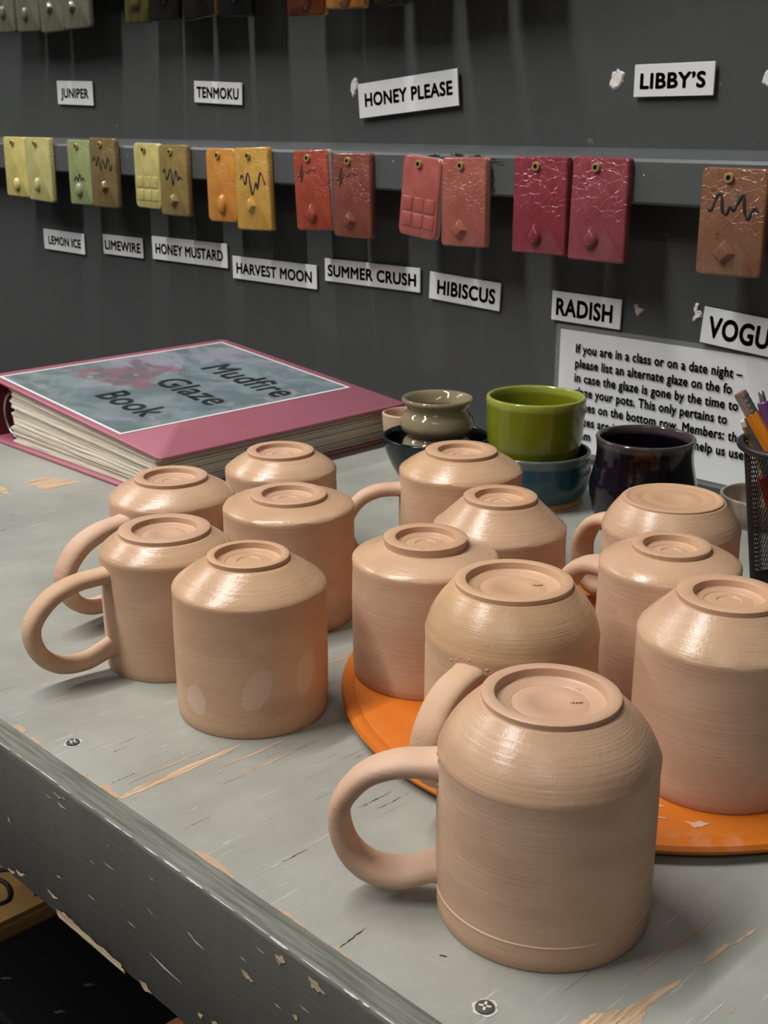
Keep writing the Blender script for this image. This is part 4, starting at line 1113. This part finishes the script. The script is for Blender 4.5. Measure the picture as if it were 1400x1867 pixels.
# blue bowl with bare foot
bf = [(r * 1.05, z) for r, z in catmull([(0.0, 0.0), (0.034, 0.0), (0.0358, 0.0012), (0.0362, 0.0045), (0.0352, 0.0060), (0.0375, 0.0085), (0.0405, 0.016), (0.0420, 0.026), (0.0412, 0.036), (0.0414, 0.0425), (0.0400, 0.0436), (0.0384, 0.0420), (0.0384, 0.030), (0.034, 0.012), (0.02, 0.0095), (0.0, 0.009)], 5)]
blue = pot('bowl', 'mottled blue bowl with bare tan foot, under the lime green cup', 'bowl', (-0.5765, 0.7457, 0), bf, [BLUE, BLUEIN, RAWFOOT], [2 if k < 21 else (0 if k < 55 else 1) for k in range(len(bf) - 1)])
# green cup
gf = catmull([(0.0, 0.0), (0.025, 0.0), (0.0285, 0.0012), (0.0318, 0.010), (0.0352, 0.028), (0.0382, 0.045), (0.0394, 0.0690), (0.0394, 0.0752), (0.0382, 0.0768), (0.0360, 0.0755), (0.0348, 0.066), (0.033, 0.040), (0.027, 0.010), (0.0, 0.008)], 5)
gpf = [(r, z * 0.0770 / 0.0768) for r, z in gf]
pot('cup', 'lime green glazed cup nested inside the blue bowl', 'cup', (-0.5788, 0.7455, 0.0100), gpf, [GREEN], amp=0.003)
# purple cup
uf = catmull([(0.0, 0.0), (0.030, 0.0), (0.0332, 0.0015), (0.0348, 0.006), (0.0372, 0.016), (0.0396, 0.026), (0.0400, 0.034), (0.0380, 0.044), (0.0362, 0.053), (0.0358, 0.0605), (0.0366, 0.0680), (0.0370, 0.0698), (0.0358, 0.0708), (0.0334, 0.0695), (0.0325, 0.060), (0.034, 0.040), (0.031, 0.012), (0.0, 0.008)], 5)
pot('cup', 'purple-black glazed cup with bulging belly in front of the notice', 'cup', (-0.4783, 0.7507, 0), uf, [PURPLE], amp=0.003)
# small speckled dish and beige dish tucked at the wall
GREYD = glaze('speckled_grey_glaze', rgb(196, 178, 160), rgb(168, 150, 132), 0.0, 0.6, rough=0.12)
sf = [(r * 1.18, z * 0.76) for r, z in catmull([(0.0, 0.0), (0.020, 0.0), (0.0222, 0.0015), (0.0232, 0.004), (0.0262, 0.012), (0.0275, 0.0265), (0.0272, 0.0290), (0.0254, 0.0285), (0.0240, 0.014), (0.018, 0.005), (0.0, 0.004)], 5)]
pot('dish', 'small speckled grey dish at the wall, mostly behind the mesh pencil cup', 'dish', (-0.4175, 0.8255, 0), sf, [GREYD], amp=0.003)
BEIGE = plain('beige_bisque', rgb(190, 160, 132), 0.6, var=0.08, scale=60)
df = catmull([(0.0, 0.0), (0.014, 0.0), (0.016, 0.002), (0.0205, 0.014), (0.0225, 0.034), (0.0220, 0.0360), (0.0200, 0.035), (0.0175, 0.014), (0.0, 0.005)], 5)
pot('cup', 'small beige unglazed cup peeking out between binder corner and dark bowl', 'cup', (-0.7590, 0.7830, 0), df, [BEIGE], amp=0.003)

# ------------------------------------------------------------------ mesh pencil cup
PX, PY, PH, PRT, PRB = -0.3375, 0.7125, 0.0968, 0.0382, 0.0235
pc = tag(empty('pencil_cup', (PX, PY, 0)), 'black wire mesh cup of pencils at the right picture edge', 'pencil cup')
WIRE = plain('black_wire', rgb(52, 51, 50), 0.35, 0.6)
bm = bmesh.new(); NU, NV = 84, 30
gridv = []
for j in range(NV + 1):
    f = j / NV; r = PRB + (PRT - 0.0024 - PRB) * f; z = 0.003 + (PH - 0.005) * f
    gridv.append([bm.verts.new((r * math.cos(2 * PI * (i + 0.5 * (j % 2)) / NU), r * math.sin(2 * PI * (i + 0.5 * (j % 2)) / NU), z)) for i in range(NU)])
for j in range(1, NV):
    for i in range(NU):
        o0 = i if j % 2 == 0 else i
        l = gridv[j][i]; rgt = gridv[j][(i + 1) % NU]
        k = (i + 1) % NU if j % 2 else i
        bm.faces.new((gridv[j - 1][k], rgt, gridv[j + 1][k], l))
wire = finish(bm, 'wire_mesh', WIRE, pc)
md = wire.modifiers.new('wire', 'WIREFRAME'); md.thickness = 0.00065; md.use_even_offset = False; md.use_boundary = True
bm = bmesh.new()
add_tube(bm, [(PRT * math.cos(a), PRT * math.sin(a), PH) for a in [2 * PI * i / 64 for i in range(65)]], 0.0027, 12, cap=False); finish(bm, 'rim', WIRE, pc, True)
bm = bmesh.new(); add_lathe(bm, [(0, 0), (PRB + 0.0005, 0), (PRB + 0.001, 0.002), (PRB + 0.0005, 0.004), (PRB - 0.001, 0.003), (0, 0.0025)], 48); finish(bm, 'base', WIRE, pc, True)


def stick(name, label, cat, a, b, parts, grp='pencils and pens in the mesh cup'):
    """parts: list of (part name, t0, t1, r0, r1, material, sides) along a->b"""
    A, B = Vector(a) + Vector((0.002, 0.002, -0.002)), Vector(b) + Vector((0.002, 0.002, 0.0)); L = (B - A).length
    t = bpy.data.objects.new(name, None); t.empty_display_size = 0.01; COL.objects.link(t)
    t.location = A; t.rotation_mode = 'QUATERNION'; t.rotation_quaternion = (B - A).to_track_quat('Z', 'Y')
    tag(t, label, cat, grp)
    for pn, s0, s1, r0, r1, m, sides in parts:
        bm = bmesh.new()
        if pn == 'ferrule':
            pr = [(0, s0 * L)] + [(r0 * (1 + 0.03 * math.sin(k * 1.6)), (s0 + (s1 - s0) * k / 14) * L) for k in range(15)] + [(0, s1 * L)]
        else:
            e = min(0.0008, (s1 - s0) * L * 0.2)
            pr = [(0, s0 * L), (r0 * 0.8, s0 * L), (r0, s0 * L + e), (r1, s1 * L - e), (r1 * 0.8, s1 * L), (0, s1 * L)]
        add_lathe(bm, pr, sides); auto(finish(bm, pn, m, t), 35)
    return t


FERR = plain('silver_ferrule', rgb(178, 174, 168), 0.28, 0.9); GOLD = plain('brass_ferrule', rgb(170, 146, 90), 0.3, 0.9)
ERASER = plain('worn_brown_eraser', rgb(128, 92, 76), 0.8); PALE_ER = plain('pale_eraser', rgb(206, 186, 176), 0.8)
PENCIL = plain('orange_pencil_paint', rgb(206, 122, 20), 0.3); GREYP = plain('dark_grey_pen_plastic', rgb(72, 72, 70), 0.35); VIOLET = plain('violet_pen_plastic', rgb(98, 58, 104), 0.25)
REDP = plain('red_pen_plastic', rgb(130, 30, 34), 0.3); YELP = plain('yellow_pencil_paint', rgb(190, 160, 60), 0.35); TANP = plain('tan_pencil_wood', rgb(176, 150, 110), 0.5); TEALP = plain('teal_pen_plastic', rgb(40, 84, 96), 0.3)
stick('pencil', 'orange pencil with silver ferrule and worn eraser, tallest in the mesh cup', 'pencil', (-0.3755, 0.6893, 0.1320), (-0.3235, 0.7035, 0.0500),
      [('eraser', 0.0, 0.035, 0.0041, 0.0042, ERASER, 16), ('ferrule', 0.03, 0.165, 0.0043, 0.0043, FERR, 18), ('shaft', 0.16, 1.0, 0.0046, 0.0046, PENCIL, 6)])
stick('pen', 'flat dark grey pen behind the orange pencil in the mesh cup', 'pen', (-0.3685, 0.6945, 0.1165), (-0.3330, 0.7060, 0.0300), [('shaft', 0.0, 1.0, 0.0052, 0.0048, GREYP, 18)])
stick('pencil', 'pencil with brass ferrule and pale eraser, lowest in the mesh cup', 'pencil', (-0.3722, 0.6930, 0.1140), (-0.3340, 0.7160, 0.0200),
      [('eraser', 0.0, 0.05, 0.0032, 0.0033, PALE_ER, 16), ('ferrule', 0.045, 0.17, 0.0034, 0.0034, GOLD, 18), ('shaft', 0.165, 1.0, 0.0035, 0.0035, YELP, 6)])
stick('pen', 'violet pen with silver tip at the right picture edge in the mesh cup', 'pen', (-0.3665, 0.7000, 0.1320), (-0.3250, 0.7000, 0.0200),
      [('clicker', 0.0, 0.06, 0.0019, 0.0022, FERR, 14), ('shaft', 0.058, 1.0, 0.0040, 0.0042, VIOLET, 18)])
stick('pen', 'red pen seen through the wire mesh of the pencil cup', 'pen', (-0.3545, 0.6895, 0.0800), (-0.3290, 0.7000, 0.0080), [('shaft', 0.0, 1.0, 0.0032, 0.0030, REDP, 14)])
stick('pencil', 'tan pencil standing low inside the mesh cup, leaning right', 'pencil', (-0.3270, 0.6940, 0.0700), (-0.3430, 0.6980, 0.0070), [('shaft', 0.0, 0.85, 0.0035, 0.0035, TANP, 6), ('tip', 0.85, 1.0, 0.0034, 0.0006, TANP, 6)])
